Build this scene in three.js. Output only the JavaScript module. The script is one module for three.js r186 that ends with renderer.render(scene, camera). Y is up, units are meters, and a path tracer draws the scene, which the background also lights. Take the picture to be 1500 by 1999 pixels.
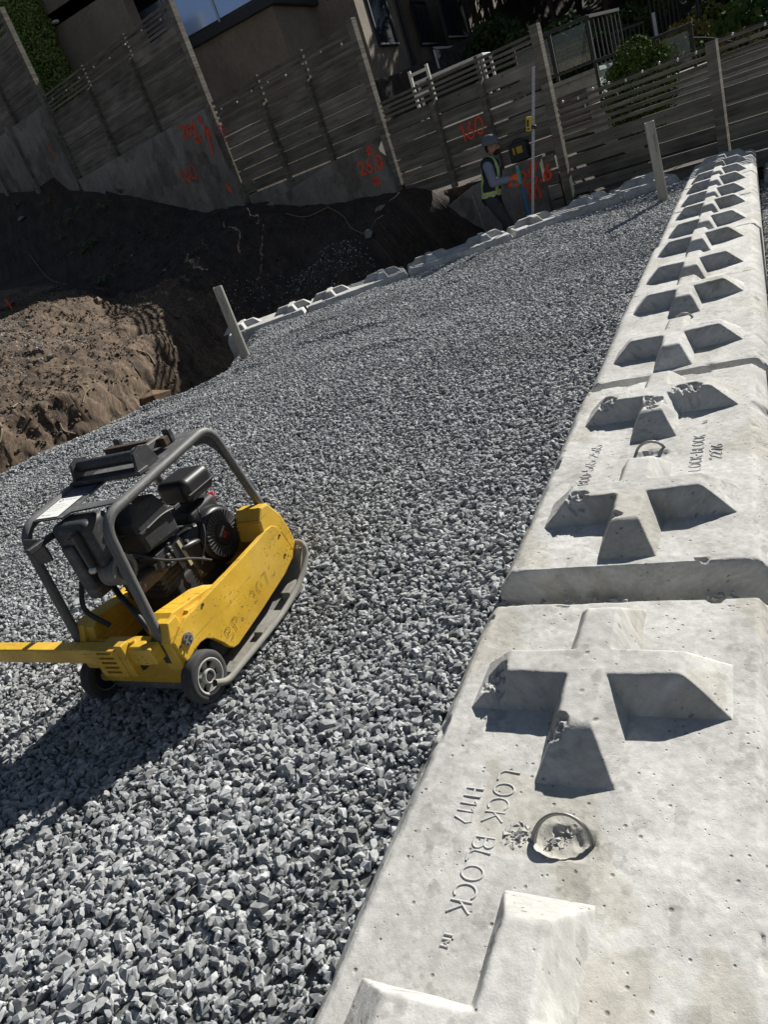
import * as THREE from 'three';
import { ConvexGeometry } from 'three/addons/geometries/ConvexGeometry.js';
import { RoundedBoxGeometry } from 'three/addons/geometries/RoundedBoxGeometry.js';
import { MarchingCubes } from 'three/addons/objects/MarchingCubes.js';
import { mergeGeometries, mergeVertices, toCreasedNormals } from 'three/addons/utils/BufferGeometryUtils.js';

// ---------------------------------------------------------------- camera, sky, sun, exposure
const scene = new THREE.Scene();
const EYE = new THREE.Vector3(0, 1.3, 0);
// rows: world x, y, z axes seen from the lens (image right, image down, forward); solved from the picture's vanishing points
const ROT = [[0.86379175, -0.09266731, -0.49525406], [-0.32517284, -0.85336288, -0.40747322], [-0.38487198, 0.51301517, -0.7672607]];
const FOCAL = 1416, PX = 750, PY = 999.5;
const camera = new THREE.PerspectiveCamera(2 * Math.atan(999.5 / FOCAL) * 180 / Math.PI, 1500 / 1999, 0.05, 400);
{
  const r = new THREE.Vector3(ROT[0][0], ROT[1][0], ROT[2][0]), d = new THREE.Vector3(ROT[0][1], ROT[1][1], ROT[2][1]), f = new THREE.Vector3(ROT[0][2], ROT[1][2], ROT[2][2]);
  const m = new THREE.Matrix4().makeBasis(r, d.clone().negate(), f.clone().negate());
  camera.quaternion.setFromRotationMatrix(m);
  camera.position.copy(EYE);
  camera.updateMatrixWorld();
}
const SUN = new THREE.Vector3(0.33, 0, -0.944).normalize().multiplyScalar(Math.cos(0.565)).add(new THREE.Vector3(0, Math.sin(0.565), 0));
const skyTexture = (() => {   // clear afternoon air: deeper overhead, paler low down, a soft aureole round the sun
  const w = 256, h = 128, d = new Float32Array(w * h * 4);
  for (let j = 0; j < h; j++) for (let i = 0; i < w; i++) {
    const el = ((j + 0.5) / h - 0.5) * Math.PI, az = ((i + 0.5) / w - 0.5) * 2 * Math.PI, v = new THREE.Vector3(Math.cos(el) * Math.cos(az), Math.sin(el), Math.cos(el) * Math.sin(az));
    const t = Math.pow(Math.max(0, v.y), 0.55), g = Math.pow(Math.max(0, v.dot(SUN)), 8) * 0.35, k = (j * w + i) * 4;
    d[k] = 0.13 + (0.038 - 0.13) * t + g * 0.2; d[k + 1] = 0.148 + (0.06 - 0.148) * t + g * 0.2; d[k + 2] = 0.17 + (0.102 - 0.17) * t + g * 0.19; d[k + 3] = 1;
  }
  const t = new THREE.DataTexture(d, w, h, THREE.RGBAFormat, THREE.FloatType); t.mapping = THREE.EquirectangularReflectionMapping; t.magFilter = t.minFilter = THREE.LinearFilter; t.needsUpdate = true; return t;
})();
scene.background = skyTexture;
scene.environment = skyTexture;
const sun = new THREE.DirectionalLight(new THREE.Color(1, 0.965, 0.9), 5);
sun.name = 'sun';
sun.position.copy(SUN).multiplyScalar(60).add(new THREE.Vector3(-4, 0, -8));
sun.target.position.set(-4, 0, -8);
sun.castShadow = true;
sun.shadow.mapSize.set(4096, 4096);
Object.assign(sun.shadow.camera, { left: -30, right: 30, top: 30, bottom: -30, near: 1, far: 140 });
scene.add(sun, sun.target);
const renderer = new THREE.WebGLRenderer({ antialias: true });
renderer.setSize(769, 1024);
renderer.toneMapping = THREE.LinearToneMapping;
renderer.toneMappingExposure = 1.55;
renderer.shadowMap.enabled = true;

// ---------------------------------------------------------------- helpers
let seedState = 12345;
function srand(s) { seedState = s | 0; }
function rnd() { seedState = (seedState + 0x6d2b79f5) | 0; let t = Math.imul(seedState ^ (seedState >>> 15), 1 | seedState); t = (t + Math.imul(t ^ (t >>> 7), 61 | t)) ^ t; return ((t ^ (t >>> 14)) >>> 0) / 4294967296; }
const rr = (a, b) => a + (b - a) * rnd();
const clamp = (x, a, b) => Math.min(b, Math.max(a, x));
const lerp = (a, b, t) => a + (b - a) * t;
const sstep = (a, b, x) => { const t = clamp((x - a) / (b - a), 0, 1); return t * t * (3 - 2 * t); };
const V = (x, y, z) => new THREE.Vector3(x, y, z);
function ray(px, py) { const v = [px - PX, py - PY, FOCAL]; return V(...ROT.map((r) => r[0] * v[0] + r[1] * v[1] + r[2] * v[2])).normalize(); }
const hitZ = (px, py, z) => { const r = ray(px, py); return EYE.clone().addScaledVector(r, z / r.z); };
const hitX = (px, py, x) => { const r = ray(px, py); return EYE.clone().addScaledVector(r, x / r.x); };
const hitY = (px, py, y) => { const r = ray(px, py); return EYE.clone().addScaledVector(r, (y - EYE.y) / r.y); };
function hash(x, y, z = 0) { let h = Math.imul(x | 0, 374761393) ^ Math.imul(y | 0, 668265263) ^ Math.imul(z | 0, 2147483647 & 0x5bd1e995); h = Math.imul(h ^ (h >>> 13), 1274126177); h ^= h >>> 16; return (h >>> 0) / 4294967296; }
const fade = (t) => t * t * t * (t * (t * 6 - 15) + 10);
function noise2(x, y, s = 0, per = 0) {
  const xi = Math.floor(x), yi = Math.floor(y), fx = fade(x - xi), fy = fade(y - yi);
  const px = per.length ? per[0] : per, py = per.length ? per[1] : per, w = (a) => (px ? ((a % px) + px) % px : a), h = (a) => (py ? ((a % py) + py) % py : a);
  const a = hash(w(xi), h(yi), s), b = hash(w(xi + 1), h(yi), s), c = hash(w(xi), h(yi + 1), s), d = hash(w(xi + 1), h(yi + 1), s);
  return lerp(lerp(a, b, fx), lerp(c, d, fx), fy) * 2 - 1;
}
function fbm(x, y, o = 4, s = 0, per = 0) { let v = 0, a = 0.5, f = 1; for (let i = 0; i < o; i++) { v += a * noise2(x * f, y * f, s + i * 17, per.length ? [per[0] * f, per[1] * f] : per ? per * f : 0); a *= 0.5; f *= 2; } return v; }
function noise3(x, y, z, s = 0) { return (noise2(x + 0.37 * z, y + 0.51 * z, s) + noise2(y - 0.3 * x, z + 0.41 * x, s + 5) + noise2(z + 0.2 * y, x - 0.3 * y, s + 9)) / 1.8; }
const lut = (tab, x) => { if (x <= tab[0][0]) return tab[0][1]; for (let i = 1; i < tab.length; i++) if (x <= tab[i][0]) return lerp(tab[i - 1][1], tab[i][1], (x - tab[i - 1][0]) / (tab[i][0] - tab[i - 1][0])); return tab[tab.length - 1][1]; };

const used = {};
function numbered(n) { used[n] = (used[n] ?? -1) + 1; return used[n] ? n + '_' + String(used[n]).padStart(3, '0') : n; }
function shade(o) { o.castShadow = o.receiveShadow = true; return o; }
function thing(name, label, category, pos = [0, 0, 0], turn = 0, group) {
  const o = new THREE.Group(); o.name = numbered(name); o.position.set(...pos); o.rotation.y = turn;
  o.userData = { label, category }; if (group) o.userData.group = group; scene.add(o); return o;
}
function part(name, geo, mat, parent, label) { const m = shade(new THREE.Mesh(geo, mat)); m.name = name; if (label) m.userData.label = label; parent.add(m); return m; }
function solo(name, geo, mat, label, category, group) { const m = shade(new THREE.Mesh(geo, mat)); m.name = numbered(name); m.userData = { label, category }; if (group) m.userData.group = group; scene.add(m); return m; }
function structure(name, geo, mat) { const m = shade(new THREE.Mesh(geo, mat)); m.name = numbered(name); m.userData = { kind: 'structure' }; scene.add(m); return m; }
// uv in metres by dominant face direction
function boxUV(g, ox = 0, oy = 0, sc = 1) {
  g = g.index ? g.toNonIndexed() : g;
  if (!g.attributes.normal) g.computeVertexNormals();
  const p = g.attributes.position, uv = new Float32Array(p.count * 2), a = V(), b = V(), c = V(), n = V();
  for (let i = 0; i < p.count; i += 3) {
    a.fromBufferAttribute(p, i); b.fromBufferAttribute(p, i + 1); c.fromBufferAttribute(p, i + 2);
    n.copy(b).sub(a).cross(c.clone().sub(a));
    const ax = Math.abs(n.x), ay = Math.abs(n.y), az = Math.abs(n.z);
    [a, b, c].forEach((v, k) => {
      const [s, t] = ay >= ax && ay >= az ? [v.x, v.z] : ax >= az ? [v.z, v.y] : [v.x, v.y];
      uv[(i + k) * 2] = s * sc + ox; uv[(i + k) * 2 + 1] = t * sc + oy;
    });
  }
  g.setAttribute('uv', new THREE.BufferAttribute(uv, 2));
  return g;
}
const plain = (g) => { g = g.index ? g.toNonIndexed() : g; for (const k of Object.keys(g.attributes)) if (!['position', 'normal', 'uv'].includes(k)) g.deleteAttribute(k); if (!g.attributes.uv) boxUV(g); return g; };
const merge = (list) => mergeGeometries(list.map(plain), false);
const box = (w, h, d, x = 0, y = 0, z = 0, r = 0) => { const g = r ? new RoundedBoxGeometry(w, h, d, 2, Math.min(r, w / 2.01, h / 2.01, d / 2.01)) : new THREE.BoxGeometry(w, h, d); g.translate(x, y, z); return g; };
const cyl = (r0, r1, h, x, y, z, axis = 'y', seg = 24) => { const g = new THREE.CylinderGeometry(r0, r1, h, seg); if (axis === 'x') g.rotateZ(-Math.PI / 2); if (axis === 'z') g.rotateX(Math.PI / 2); g.translate(x, y, z); return g; };
function tube(pts, r, seg = 8, per = 6, closed = false, tension = 0.5) { const c = new THREE.CatmullRomCurve3(pts.map((p) => (p.isVector3 ? p : V(...p))), closed, 'centripetal', tension); return new THREE.TubeGeometry(c, Math.max(2, (pts.length - 1) * per), r, seg, closed); }
// straight runs with rounded corners
function bentTube(pts, rad, r, seg = 12) {
  const path = new THREE.CurvePath(), P = pts.map((p) => V(...p)); let last = P[0];
  for (let i = 1; i < P.length - 1; i++) {
    const a = P[i].clone().add(P[i - 1].clone().sub(P[i]).setLength(rad)), b = P[i].clone().add(P[i + 1].clone().sub(P[i]).setLength(rad));
    path.add(new THREE.LineCurve3(last, a)); path.add(new THREE.QuadraticBezierCurve3(a, P[i], b)); last = b;
  }
  path.add(new THREE.LineCurve3(last, P[P.length - 1]));
  return new THREE.TubeGeometry(path, 22 * (P.length - 1), r, seg, false);
}
function extrude(pts, depth, bevel = 0.004, holes = []) {
  const s = new THREE.Shape(pts.map((p) => new THREE.Vector2(p[0], p[1])));
  for (const h of holes) s.holes.push(new THREE.Path(h.map((p) => new THREE.Vector2(p[0], p[1]))));
  return new THREE.ExtrudeGeometry(s, { depth, bevelEnabled: bevel > 0, bevelThickness: bevel, bevelSize: bevel, bevelOffset: -bevel, bevelSegments: 2, curveSegments: 12 });
}
const ring = (cx, cy, r, n = 20, ry = r) => Array.from({ length: n }, (_, i) => [cx + r * Math.cos(i / n * 2 * Math.PI), cy + ry * Math.sin(i / n * 2 * Math.PI)]);
// profile in (z, y) drawn out along x
function profileX(pts, x0, x1, bevel = 0.004, holes = []) { const g = extrude(pts.map(([z, y]) => [-z, y]), Math.abs(x1 - x0) - 2 * bevel, bevel, holes.map((h) => h.map(([z, y]) => [-z, y]))); g.rotateY(Math.PI / 2); g.translate(Math.min(x0, x1) + bevel, 0, 0); return g; }

// ---------------------------------------------------------------- textures
function tex(w, h, fn, srgb = true, wrap = THREE.RepeatWrapping) {
  const d = new Uint8Array(w * h * 4);
  for (let y = 0; y < h; y++) for (let x = 0; x < w; x++) { const c = fn(x / w, y / h, x, y), i = (y * w + x) * 4; d[i] = clamp(c[0], 0, 255); d[i + 1] = clamp(c[1], 0, 255); d[i + 2] = clamp(c[2], 0, 255); d[i + 3] = 255; }
  const t = new THREE.DataTexture(d, w, h); t.wrapS = t.wrapT = wrap; t.magFilter = THREE.LinearFilter; t.minFilter = THREE.LinearMipmapLinearFilter; t.generateMipmaps = true;
  if (srgb) t.colorSpace = THREE.SRGBColorSpace; t.needsUpdate = true; return t;
}
function canvasTex(w, h, draw) { const c = document.createElement('canvas'); c.width = w; c.height = h; draw(c.getContext('2d'), w, h); const t = new THREE.CanvasTexture(c); t.colorSpace = THREE.SRGBColorSpace; return t; }
function sized(t, rx, ry = rx) { const c = t.clone(); c.repeat.set(rx, ry); c.needsUpdate = true; return c; }
const std = (o) => new THREE.MeshStandardMaterial({ roughness: 0.85, ...o });
const lin = (r, g, b) => new THREE.Color().setRGB(r, g, b);

// pits for cast concrete
srand(77);
const PITS = []; for (let i = 0; i < 900; i++) PITS.push([rnd(), rnd(), Math.pow(rnd(), 3) * 0.0035 + 0.0008]);
function pitField(n) { const f = new Float32Array(n * n); for (const [x, y, r] of PITS) { const R = Math.ceil(r * n) + 1, cx = Math.floor(x * n), cy = Math.floor(y * n); for (let j = -R; j <= R; j++) for (let i = -R; i <= R; i++) { const d = Math.hypot(i, j) / (r * n); if (d < 1) { const k = (((cy + j) % n + n) % n) * n + ((cx + i) % n + n) % n; f[k] = Math.max(f[k], 1 - d * d); } } } return f; }
const pf = pitField(1024);
const concreteMap = tex(1024, 1024, (u, v, x, y) => {
  const big = fbm(u * 4, v * 4, 4, 1, 4), mid = fbm(u * 14, v * 14, 4, 8, 14), fine = fbm(u * 90, v * 90, 3, 20, 90), speck = hash(x, y, 3);
  let l = 176 + 20 * big + 15 * mid + 16 * fine + (speck - 0.5) * 12;
  const stain = sstep(0.13, 0.19, fbm(u * 4, v * 4, 5, 40, 4) + 0.05 * fine), scuff = sstep(0.2, 0.3, fbm(u * 30, v * 30, 4, 91, 30)) * sstep(0.0, 0.2, fbm(u * 5, v * 5, 3, 95, 5));
  const p = pf[y * 1024 + x];
  l -= 11 * stain + 40 * p + 16 * scuff;
  return [l + 2 + 2 * stain, l + 1, l - 3 - 4 * stain];
});
const concreteBump = tex(1024, 1024, (u, v, x, y) => { const l = 150 + 45 * fbm(u * 60, v * 60, 4, 31, 60) + 30 * fbm(u * 12, v * 12, 3, 50, 12) - 120 * pf[y * 1024 + x] + (hash(x, y, 9) - 0.5) * 20; return [l, l, l]; }, false);
const concrete = std({ map: concreteMap, bumpMap: concreteBump, bumpScale: 0.0045, roughness: 0.92 });
const oldConcreteMap = tex(1024, 512, (u, v) => {
  const streak = 0.45 * fbm(u * 26, v * 5, 4, 3, [26, 5]), big = fbm(u * 7, v * 5, 4, 6, [7, 5]), fine = fbm(u * 120, v * 90, 3, 9, [120, 90]), moss = sstep(0.05, 0.35, fbm(u * 9, v * 9, 5, 22, 9));
  const l = 134 + 34 * streak + 30 * big + 16 * fine - 22 * moss;
  return [l + 5, l, l - 9];
});
const oldConcrete = std({ map: oldConcreteMap, bumpMap: concreteBump, bumpScale: 0.006, roughness: 0.95 });
const woodMap = tex(512, 512, (u, v) => {
  const g = 0.7 * fbm(u * 3, v * 110, 4, 2, [3, 110]) + 0.35 * noise2(u * 2 + 2.5 * fbm(u * 2, v * 6, 2, 5, [2, 6]), v * 26, 4, [2, 26]), b = 0.7 * fbm(u * 3, v * 5, 4, 12, [3, 5]), k = sstep(0.86, 0.95, noise2(u * 12, v * 30, 33, [12, 30]));
  const l = 98 + 30 * g + 30 * b - 30 * k;
  return [l + 4, l + 1, l - 5];
});
const woodBump = tex(512, 512, (u, v) => { const l = 128 + 90 * fbm(u * 3, v * 110, 4, 2, [3, 110]); return [l, l, l]; }, false);
const wood = [1.4, 1.08, 1.72, 1.26].map((k, i) => std({ map: woodMap, bumpMap: woodBump, bumpScale: 0.003, color: lin(k, k * (i === 2 ? 0.93 : 0.95), k * 0.86), roughness: 0.9 }));
const soilMap = tex(1024, 1024, (u, v, x, y) => {
  const b = fbm(u * 8, v * 8, 5, 2, 8), f = fbm(u * 70, v * 70, 4, 8, 70), s = hash(x, y, 5), st = noise2(u * 160, v * 160, 71, 160) > 0.72 ? 40 : 0;
  const l = 80 + 24 * b + 32 * f + (s - 0.5) * 20 + st;
  return [l * 1.1, l * 0.95, l * 0.8];
});
const soilBump = tex(512, 512, (u, v) => { const l = 128 + 110 * fbm(u * 24, v * 24, 5, 6, 24); return [l, l, l]; }, false);
const soil = std({ vertexColors: true, map: soilMap, bumpMap: soilBump, bumpScale: 0.012, roughness: 1 });
const stuccoBump = tex(512, 512, (u, v) => { const l = 128 + 90 * fbm(u * 60, v * 60, 3, 6, 60); return [l, l, l]; }, false);
const stuccoMap = tex(512, 512, (u, v) => { const l = 116 + 12 * fbm(u * 6, v * 6, 5, 6, 6) + 10 * fbm(u * 60, v * 60, 3, 8, 60); return [l + 3, l, l - 5]; });
const metalWear = tex(512, 512, (u, v, x, y) => { const s = fbm(u * 10, v * 60, 5, 3, [10, 60]), d = fbm(u * 12, v * 12, 4, 9, 12), k = sstep(0.3, 0.42, fbm(u * 90, v * 90, 3, 15, 90)); const l = 76 + 16 * s + 14 * d + 22 * k; return [l, l, l + 1]; });
const darkMetal = std({ map: metalWear, color: lin(0.8, 0.8, 0.82), roughness: 0.5, metalness: 0.35 });
const greyMetal = std({ map: metalWear, color: lin(2.2, 2.15, 2.05), roughness: 0.6, metalness: 0.25 });
const yellowMap = tex(1024, 1024, (u, v, x, y) => {
  const scr = noise2(u * 6 + v * 6, v * 160, 3, [6, 160]) * 0.5 + noise2(u * 4, v * 300, 8, [4, 300]) * 0.5, sel = sstep(0.5, 0.7, scr) * sstep(0.02, 0.25, fbm(u * 7, v * 7, 4, 5, 7)), dust = fbm(u * 9, v * 9, 5, 30, 9), chip = sstep(0.42, 0.5, fbm(u * 150, v * 150, 3, 41, 150)) * sstep(-0.1, 0.2, fbm(u * 9, v * 9, 3, 77, 9));
  const k = 1 - 0.3 * sel - 0.45 * chip + 0.1 * dust;
  const film = 0.5 * sstep(-0.05, 0.35, fbm(u * 5 + 7, v * 5, 5, 66, 5)) * (0.6 + 0.4 * hash(x, y, 8)); return [lerp(214 * k + 6 * dust, 176, film * 0.5), lerp(171 * k + 8 * dust, 158, film * 0.5), lerp(50 * k + 26 * Math.max(0, dust) + 18 * sel, 118, film * 0.5)];
});
const yellow = std({ map: yellowMap, roughness: 0.5, bumpMap: stuccoBump, bumpScale: 0.0006 });
const black = std({ color: lin(0.018, 0.018, 0.02), roughness: 0.42 });
const blackDusty = std({ map: metalWear, color: lin(0.32, 0.32, 0.34), roughness: 0.6 });
const rubber = std({ map: metalWear, color: lin(0.62, 0.62, 0.62), roughness: 0.9 });
const rimGrey = std({ color: lin(0.8, 0.8, 0.78), roughness: 0.7, map: concreteMap });
const chrome = std({ color: lin(0.55, 0.55, 0.55), roughness: 0.35, metalness: 0.9 });
const redPaint = std({ color: lin(0.95, 0.1, 0.035), roughness: 0.8 });
const whitePlastic = std({ color: lin(0.72, 0.71, 0.66), roughness: 0.45, map: concreteMap });

// ---------------------------------------------------------------- stroke letters (height 1, y up)
const arc = (cx, cy, rx, ry, a0, a1, n = 14) => Array.from({ length: n + 1 }, (_, i) => { const a = (a0 + (a1 - a0) * i / n) * Math.PI / 180; return [cx + rx * Math.cos(a), cy + ry * Math.sin(a)]; });
const GLYPH = {
  L: [[[0, 1], [0, 0], [0.5, 0]]], O: [arc(0.34, 0.5, 0.34, 0.5, 0, 360, 22)], C: [arc(0.36, 0.5, 0.36, 0.5, 50, 310, 16)],
  K: [[[0, 0], [0, 1]], [[0.5, 1], [0, 0.42]], [[0.16, 0.58], [0.54, 0]]], B: [[[0, 0], [0, 1]], [[0, 1], ...arc(0.26, 0.76, 0.24, 0.24, 90, -90, 8), [0, 0.52]], [...arc(0.28, 0.26, 0.28, 0.26, 90, -90, 8), [0, 0]]],
  T: [[[0, 1], [0.6, 1]], [[0.3, 1], [0.3, 0]]], M: [[[0, 0], [0, 1], [0.32, 0.4], [0.64, 1], [0.64, 0]]], H: [[[0, 0], [0, 1]], [[0.52, 0], [0.52, 1]], [[0, 0.5], [0.52, 0.5]]], '-': [[[0.05, 0.5], [0.4, 0.5]]],
  0: [arc(0.3, 0.5, 0.3, 0.5, 90, 450, 20)], 1: [[[0.1, 0.8], [0.28, 1], [0.28, 0]]], 2: [[...arc(0.28, 0.72, 0.28, 0.28, 160, -30, 9), [0, 0], [0.6, 0.02]]], 3: [[...arc(0.25, 0.76, 0.25, 0.24, 150, -80, 9), ...arc(0.26, 0.26, 0.28, 0.27, 80, -150, 9)]],
  4: [[[0.42, 0], [0.42, 1], [0, 0.3], [0.58, 0.3]]], 5: [[[0.54, 1], [0.06, 1], [0.04, 0.55], ...arc(0.26, 0.3, 0.28, 0.3, 110, -150, 9)]], 6: [[[0.45, 1], [0.1, 0.5], ...arc(0.28, 0.28, 0.26, 0.28, 160, 510, 14)]], 7: [[[0, 1], [0.55, 1], [0.2, 0]]],
  8: [[...arc(0.28, 0.74, 0.22, 0.25, -90, 270, 12), ...arc(0.28, 0.25, 0.27, 0.25, 90, -270, 12)]], '.': [[[0.1, 0.0], [0.16, 0.08]]], ' ': [], P: [[[0, 0], [0, 1], ...arc(0.26, 0.75, 0.26, 0.25, 90, -90, 8), [0, 0.5]]], U: [[[0, 1], [0, 0.3], ...arc(0.26, 0.28, 0.26, 0.28, 180, 360, 8), [0.52, 1]]],
  m: [[[0, 0.6], [0, 0]], [[0, 0.4], [0.18, 0.6], [0.26, 0.45], [0.28, 0]], [[0.28, 0.4], [0.46, 0.6], [0.54, 0.45], [0.58, 0]]], u: [[[0, 0.75], [0.03, 0.05], [0.5, 0.05], [0.55, 0.75]], [[0.0, 0.78], [0.56, 0.75]]], A: [[[0, 0], [0.3, 1], [0.6, 0]], [[0.12, 0.38], [0.48, 0.38]]],
  I: [[[0.08, 1], [0.22, 0.98]], [[0.15, 1], [0.2, 0]], [[0.08, 0.02], [0.34, 0]]], '|': [[[0.1, 1], [0.22, 0]]],
};
function strokes(text, h, gap = 0.22, jitter = 0) {
  const out = []; let x = 0;
  for (const ch of text) { const g = GLYPH[ch] ?? []; let w = ch === ' ' ? 0.45 : 0.2; for (const s of g) for (const p of s) w = Math.max(w, p[0]); const dy = jitter * rr(-1, 1), dr = jitter * rr(-1, 1); for (const s of g) out.push(s.map(([a, b]) => [(x + a + dr * (b - 0.5)) * h, (b + dy) * h])); x += w + gap; }
  return out;
}
// flat painted stroke in the xy plane, facing +z
function ribbon(line, w, z = 0) {
  const pos = [], idx = [], n = line.length;
  for (let i = 0; i < n; i++) {
    const a = line[Math.max(0, i - 1)], b = line[Math.min(n - 1, i + 1)]; let dx = b[0] - a[0], dy = b[1] - a[1]; const l = Math.hypot(dx, dy) || 1; dx /= l; dy /= l;
    const k = w * 0.5 * (0.75 + 0.5 * hash(i, Math.round(line[0][0] * 1000), 7)), e = i === 0 ? -w * 0.4 : i === n - 1 ? w * 0.4 : 0;
    pos.push(line[i][0] - dy * k + dx * e, line[i][1] + dx * k + dy * e, z, line[i][0] + dy * k + dx * e, line[i][1] - dx * k + dy * e, z);
    if (i) { const q = i * 2; idx.push(q - 2, q - 1, q, q, q - 1, q + 1); }
  }
  const g = new THREE.BufferGeometry(); g.setAttribute('position', new THREE.Float32BufferAttribute(pos, 3)); g.setIndex(idx); g.computeVertexNormals(); return boxUV(g);
}
function dense(line, step) { const out = []; for (let i = 0; i < line.length - 1; i++) { const [ax, ay] = line[i], [bx, by] = line[i + 1], n = Math.max(1, Math.round(Math.hypot(bx - ax, by - ay) / step)); for (let k = 0; k < n; k++) out.push([lerp(ax, bx, k / n), lerp(ay, by, k / n)]); } out.push(line[line.length - 1]); return out; }

// ---------------------------------------------------------------- ground
const FE = V(0.97832, 0, 0.20706), FN = V(-0.20706, 0, 0.97832), FP = V(-2.75, 0, -12.55);   // fence line: along, towards the gravel, origin
const fenceU = (x, z) => (x - FP.x) * FE.x + (z - FP.z) * FE.z, fenceD = (x, z) => (x - FP.x) * FN.x + (z - FP.z) * FN.z;
const sink = (z) => lut([[-12, -0.16], [-10.66, -0.14], [-9.16, -0.1], [-7.66, -0.07], [-6.16, -0.035], [-4.66, 0], [0, 0]], z);
const edgeX = (z) => lut([[-9, -6.9], [-8.3, -6.35], [-7.7, -5.95], [-6.8, -5.4], [-6.2, -5.3], [-5.55, -5.55], [-5.3, -5.94], [-4, -6.35], [-2, -6.9], [4, -8]], z) + 0.08 * noise2(z * 2.2, 3.3, 5);
const rowFront = (x) => -10.75 - (x + 1.63) * 0.4856;
const RIDGES = [[470, 722, 545, 703, 0.05], [590, 674, 735, 630, 0.045], [245, 822, 430, 742, 0.06], [640, 700, 820, 655, 0.03], [300, 830, 420, 790, 0.04], [560, 650, 650, 620, 0.04], [880, 545, 960, 520, 0.03]].map(([a, b, c, d, h]) => [hitY(a, b, -0.03), hitY(c, d, -0.03), h]);
function gravelY(x, z) {
  let y = sink(z) + 0.022 * fbm(x * 0.7, z * 0.7, 2, 4) + 0.022 * fbm(x * 2.3, z * 1.9, 2, 14);
  const s = (x * 0.55 + z * 0.83) * 1.6, r = sstep(-3.2, -4.6, x);      // low ridges that the compactor left
  y += r * 0.05 * Math.pow(Math.max(0, noise2(s, (x * 0.83 - z * 0.55) * 0.35, 44)), 1.3);
  for (const [a, b, h] of RIDGES) { const dx = b.x - a.x, dz = b.z - a.z, t = clamp(((x - a.x) * dx + (z - a.z) * dz) / (dx * dx + dz * dz), 0, 1), q = Math.hypot(x - a.x - dx * t, z - a.z - dz * t); if (q < 0.3) y += h * (0.7 + 0.5 * noise2(x * 4, z * 4, 31)) * Math.exp(-q * q / 0.006); }
  const out = edgeX(z) - x;
  if (out > -0.25) { const q = Math.min(out + 0.25, 1.2); y -= q * q * 0.55; }
  const k = Math.exp(-Math.pow((x + 0.82) / 0.16, 2));
  return y + 0.02 * k;
}
const footTab = [[-18, 4.9], [-16, 4.3], [-13.4, 3.65], [-12, 3.36], [-10.8, 2.84], [-9.2, 2.23], [-8, 1.76], [-7, 1.58], [-5.8, 1.33], [-4.5, 1.03], [-3.1, 0.9], [-2.7, 0.86], [-2.1, 0.5], [-1.6, 0.0], [-1.1, -0.5], [0, -0.6], [6, -0.55]];
const backTab = [[-20, 6.3], [-16, 5.4], [-12.2, 4.9], [-11.6, 3.3], [-9, 3.1], [-7.2, 3.0], [-6.6, 1.65], [-4, 1.5], [-3.2, 1.4], [-2.6, 0.6], [-0.4, 0.5], [0.4, -0.2], [4, -0.2], [14, -0.1]];
const moundX = (z) => lut([[-12, -10.5], [-9.6, -8.7], [-8.6, -8.15], [-7.6, -7.85], [-6.8, -7.8], [-5.6, -7.95], [-4.2, -8.3], [-2, -8.8], [4, -9.5]], z);
function groundY(x, z) {
  const u = fenceU(x, z), d = fenceD(x, z);
  const rough = 0.09 * fbm(x * 1.1, z * 1.1, 3, 60) + 0.05 * fbm(x * 4, z * 4, 3, 64) + 0.03 * Math.abs(fbm(x * 11, z * 11, 3, 68));
  if (d < -0.12) {
    let y = lut(backTab, u) + sstep(0, 7, -d) * 0.3;
    y += Math.max(0, -z - 21) * 0.2 * sstep(-9.5, -6, x) + Math.max(0, -z - 30) * 0.25;
    return y + 0.3 * rough;
  }
  if (x > -0.44 && z > -11.6 && d > 0.4) return -0.48 + 0.1 * rough;
  const foot = lut(footTab, u);
  const floor = lerp(-0.72, 0.55, sstep(-7.4, -9.4, x));
  const W = lerp(4.2, 0.9, sstep(-3.4, -1.6, u));
  let y = lerp(foot, floor, sstep(-0.1, 1, Math.max(0, d) / W)) + rough;
  // spoil heap left of the trench
  const inside = moundX(z) - x + 0.4 * fbm(x * 0.8, z * 0.8, 2, 80) + 0.1 * fbm(x * 4, z * 4, 3, 85);
  if (d > 1.2 && inside > -1.6) {
    const crest = 0.92 + 0.13 * Math.max(0, -x - 9.2);
    let m = lerp(0.2, crest, sstep(-0.1, 2.6, inside)) - 1.05 * sstep(0.25, -0.62, inside);
    m += 0.14 * fbm(x * 1.1, z * 1.1, 3, 90) + 0.035 * fbm(x * 4, z * 4, 4, 94) + 0.045 * Math.abs(fbm(x * 10, z * 10, 3, 97)) + 0.03 * fbm(x * 24, z * 24, 2, 99) - 0.03;
    y = Math.max(y, lerp(y, m, sstep(1.2, 3.4, d)));
  }
  // gravel platform
  if (x < -0.4 && z > rowFront(x) - 0.5) {
    const out = edgeX(z) - x, top = gravelY(x, z) - 0.05;
    y = out < 0 ? top : Math.max(y, top - 0.5 * out - 0.8 * out * out);
    if (z < rowFront(x) && out < 0) y = lerp(top, -0.7, sstep(0, -0.45, z - rowFront(x)));
  }
  return y;
}
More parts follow.
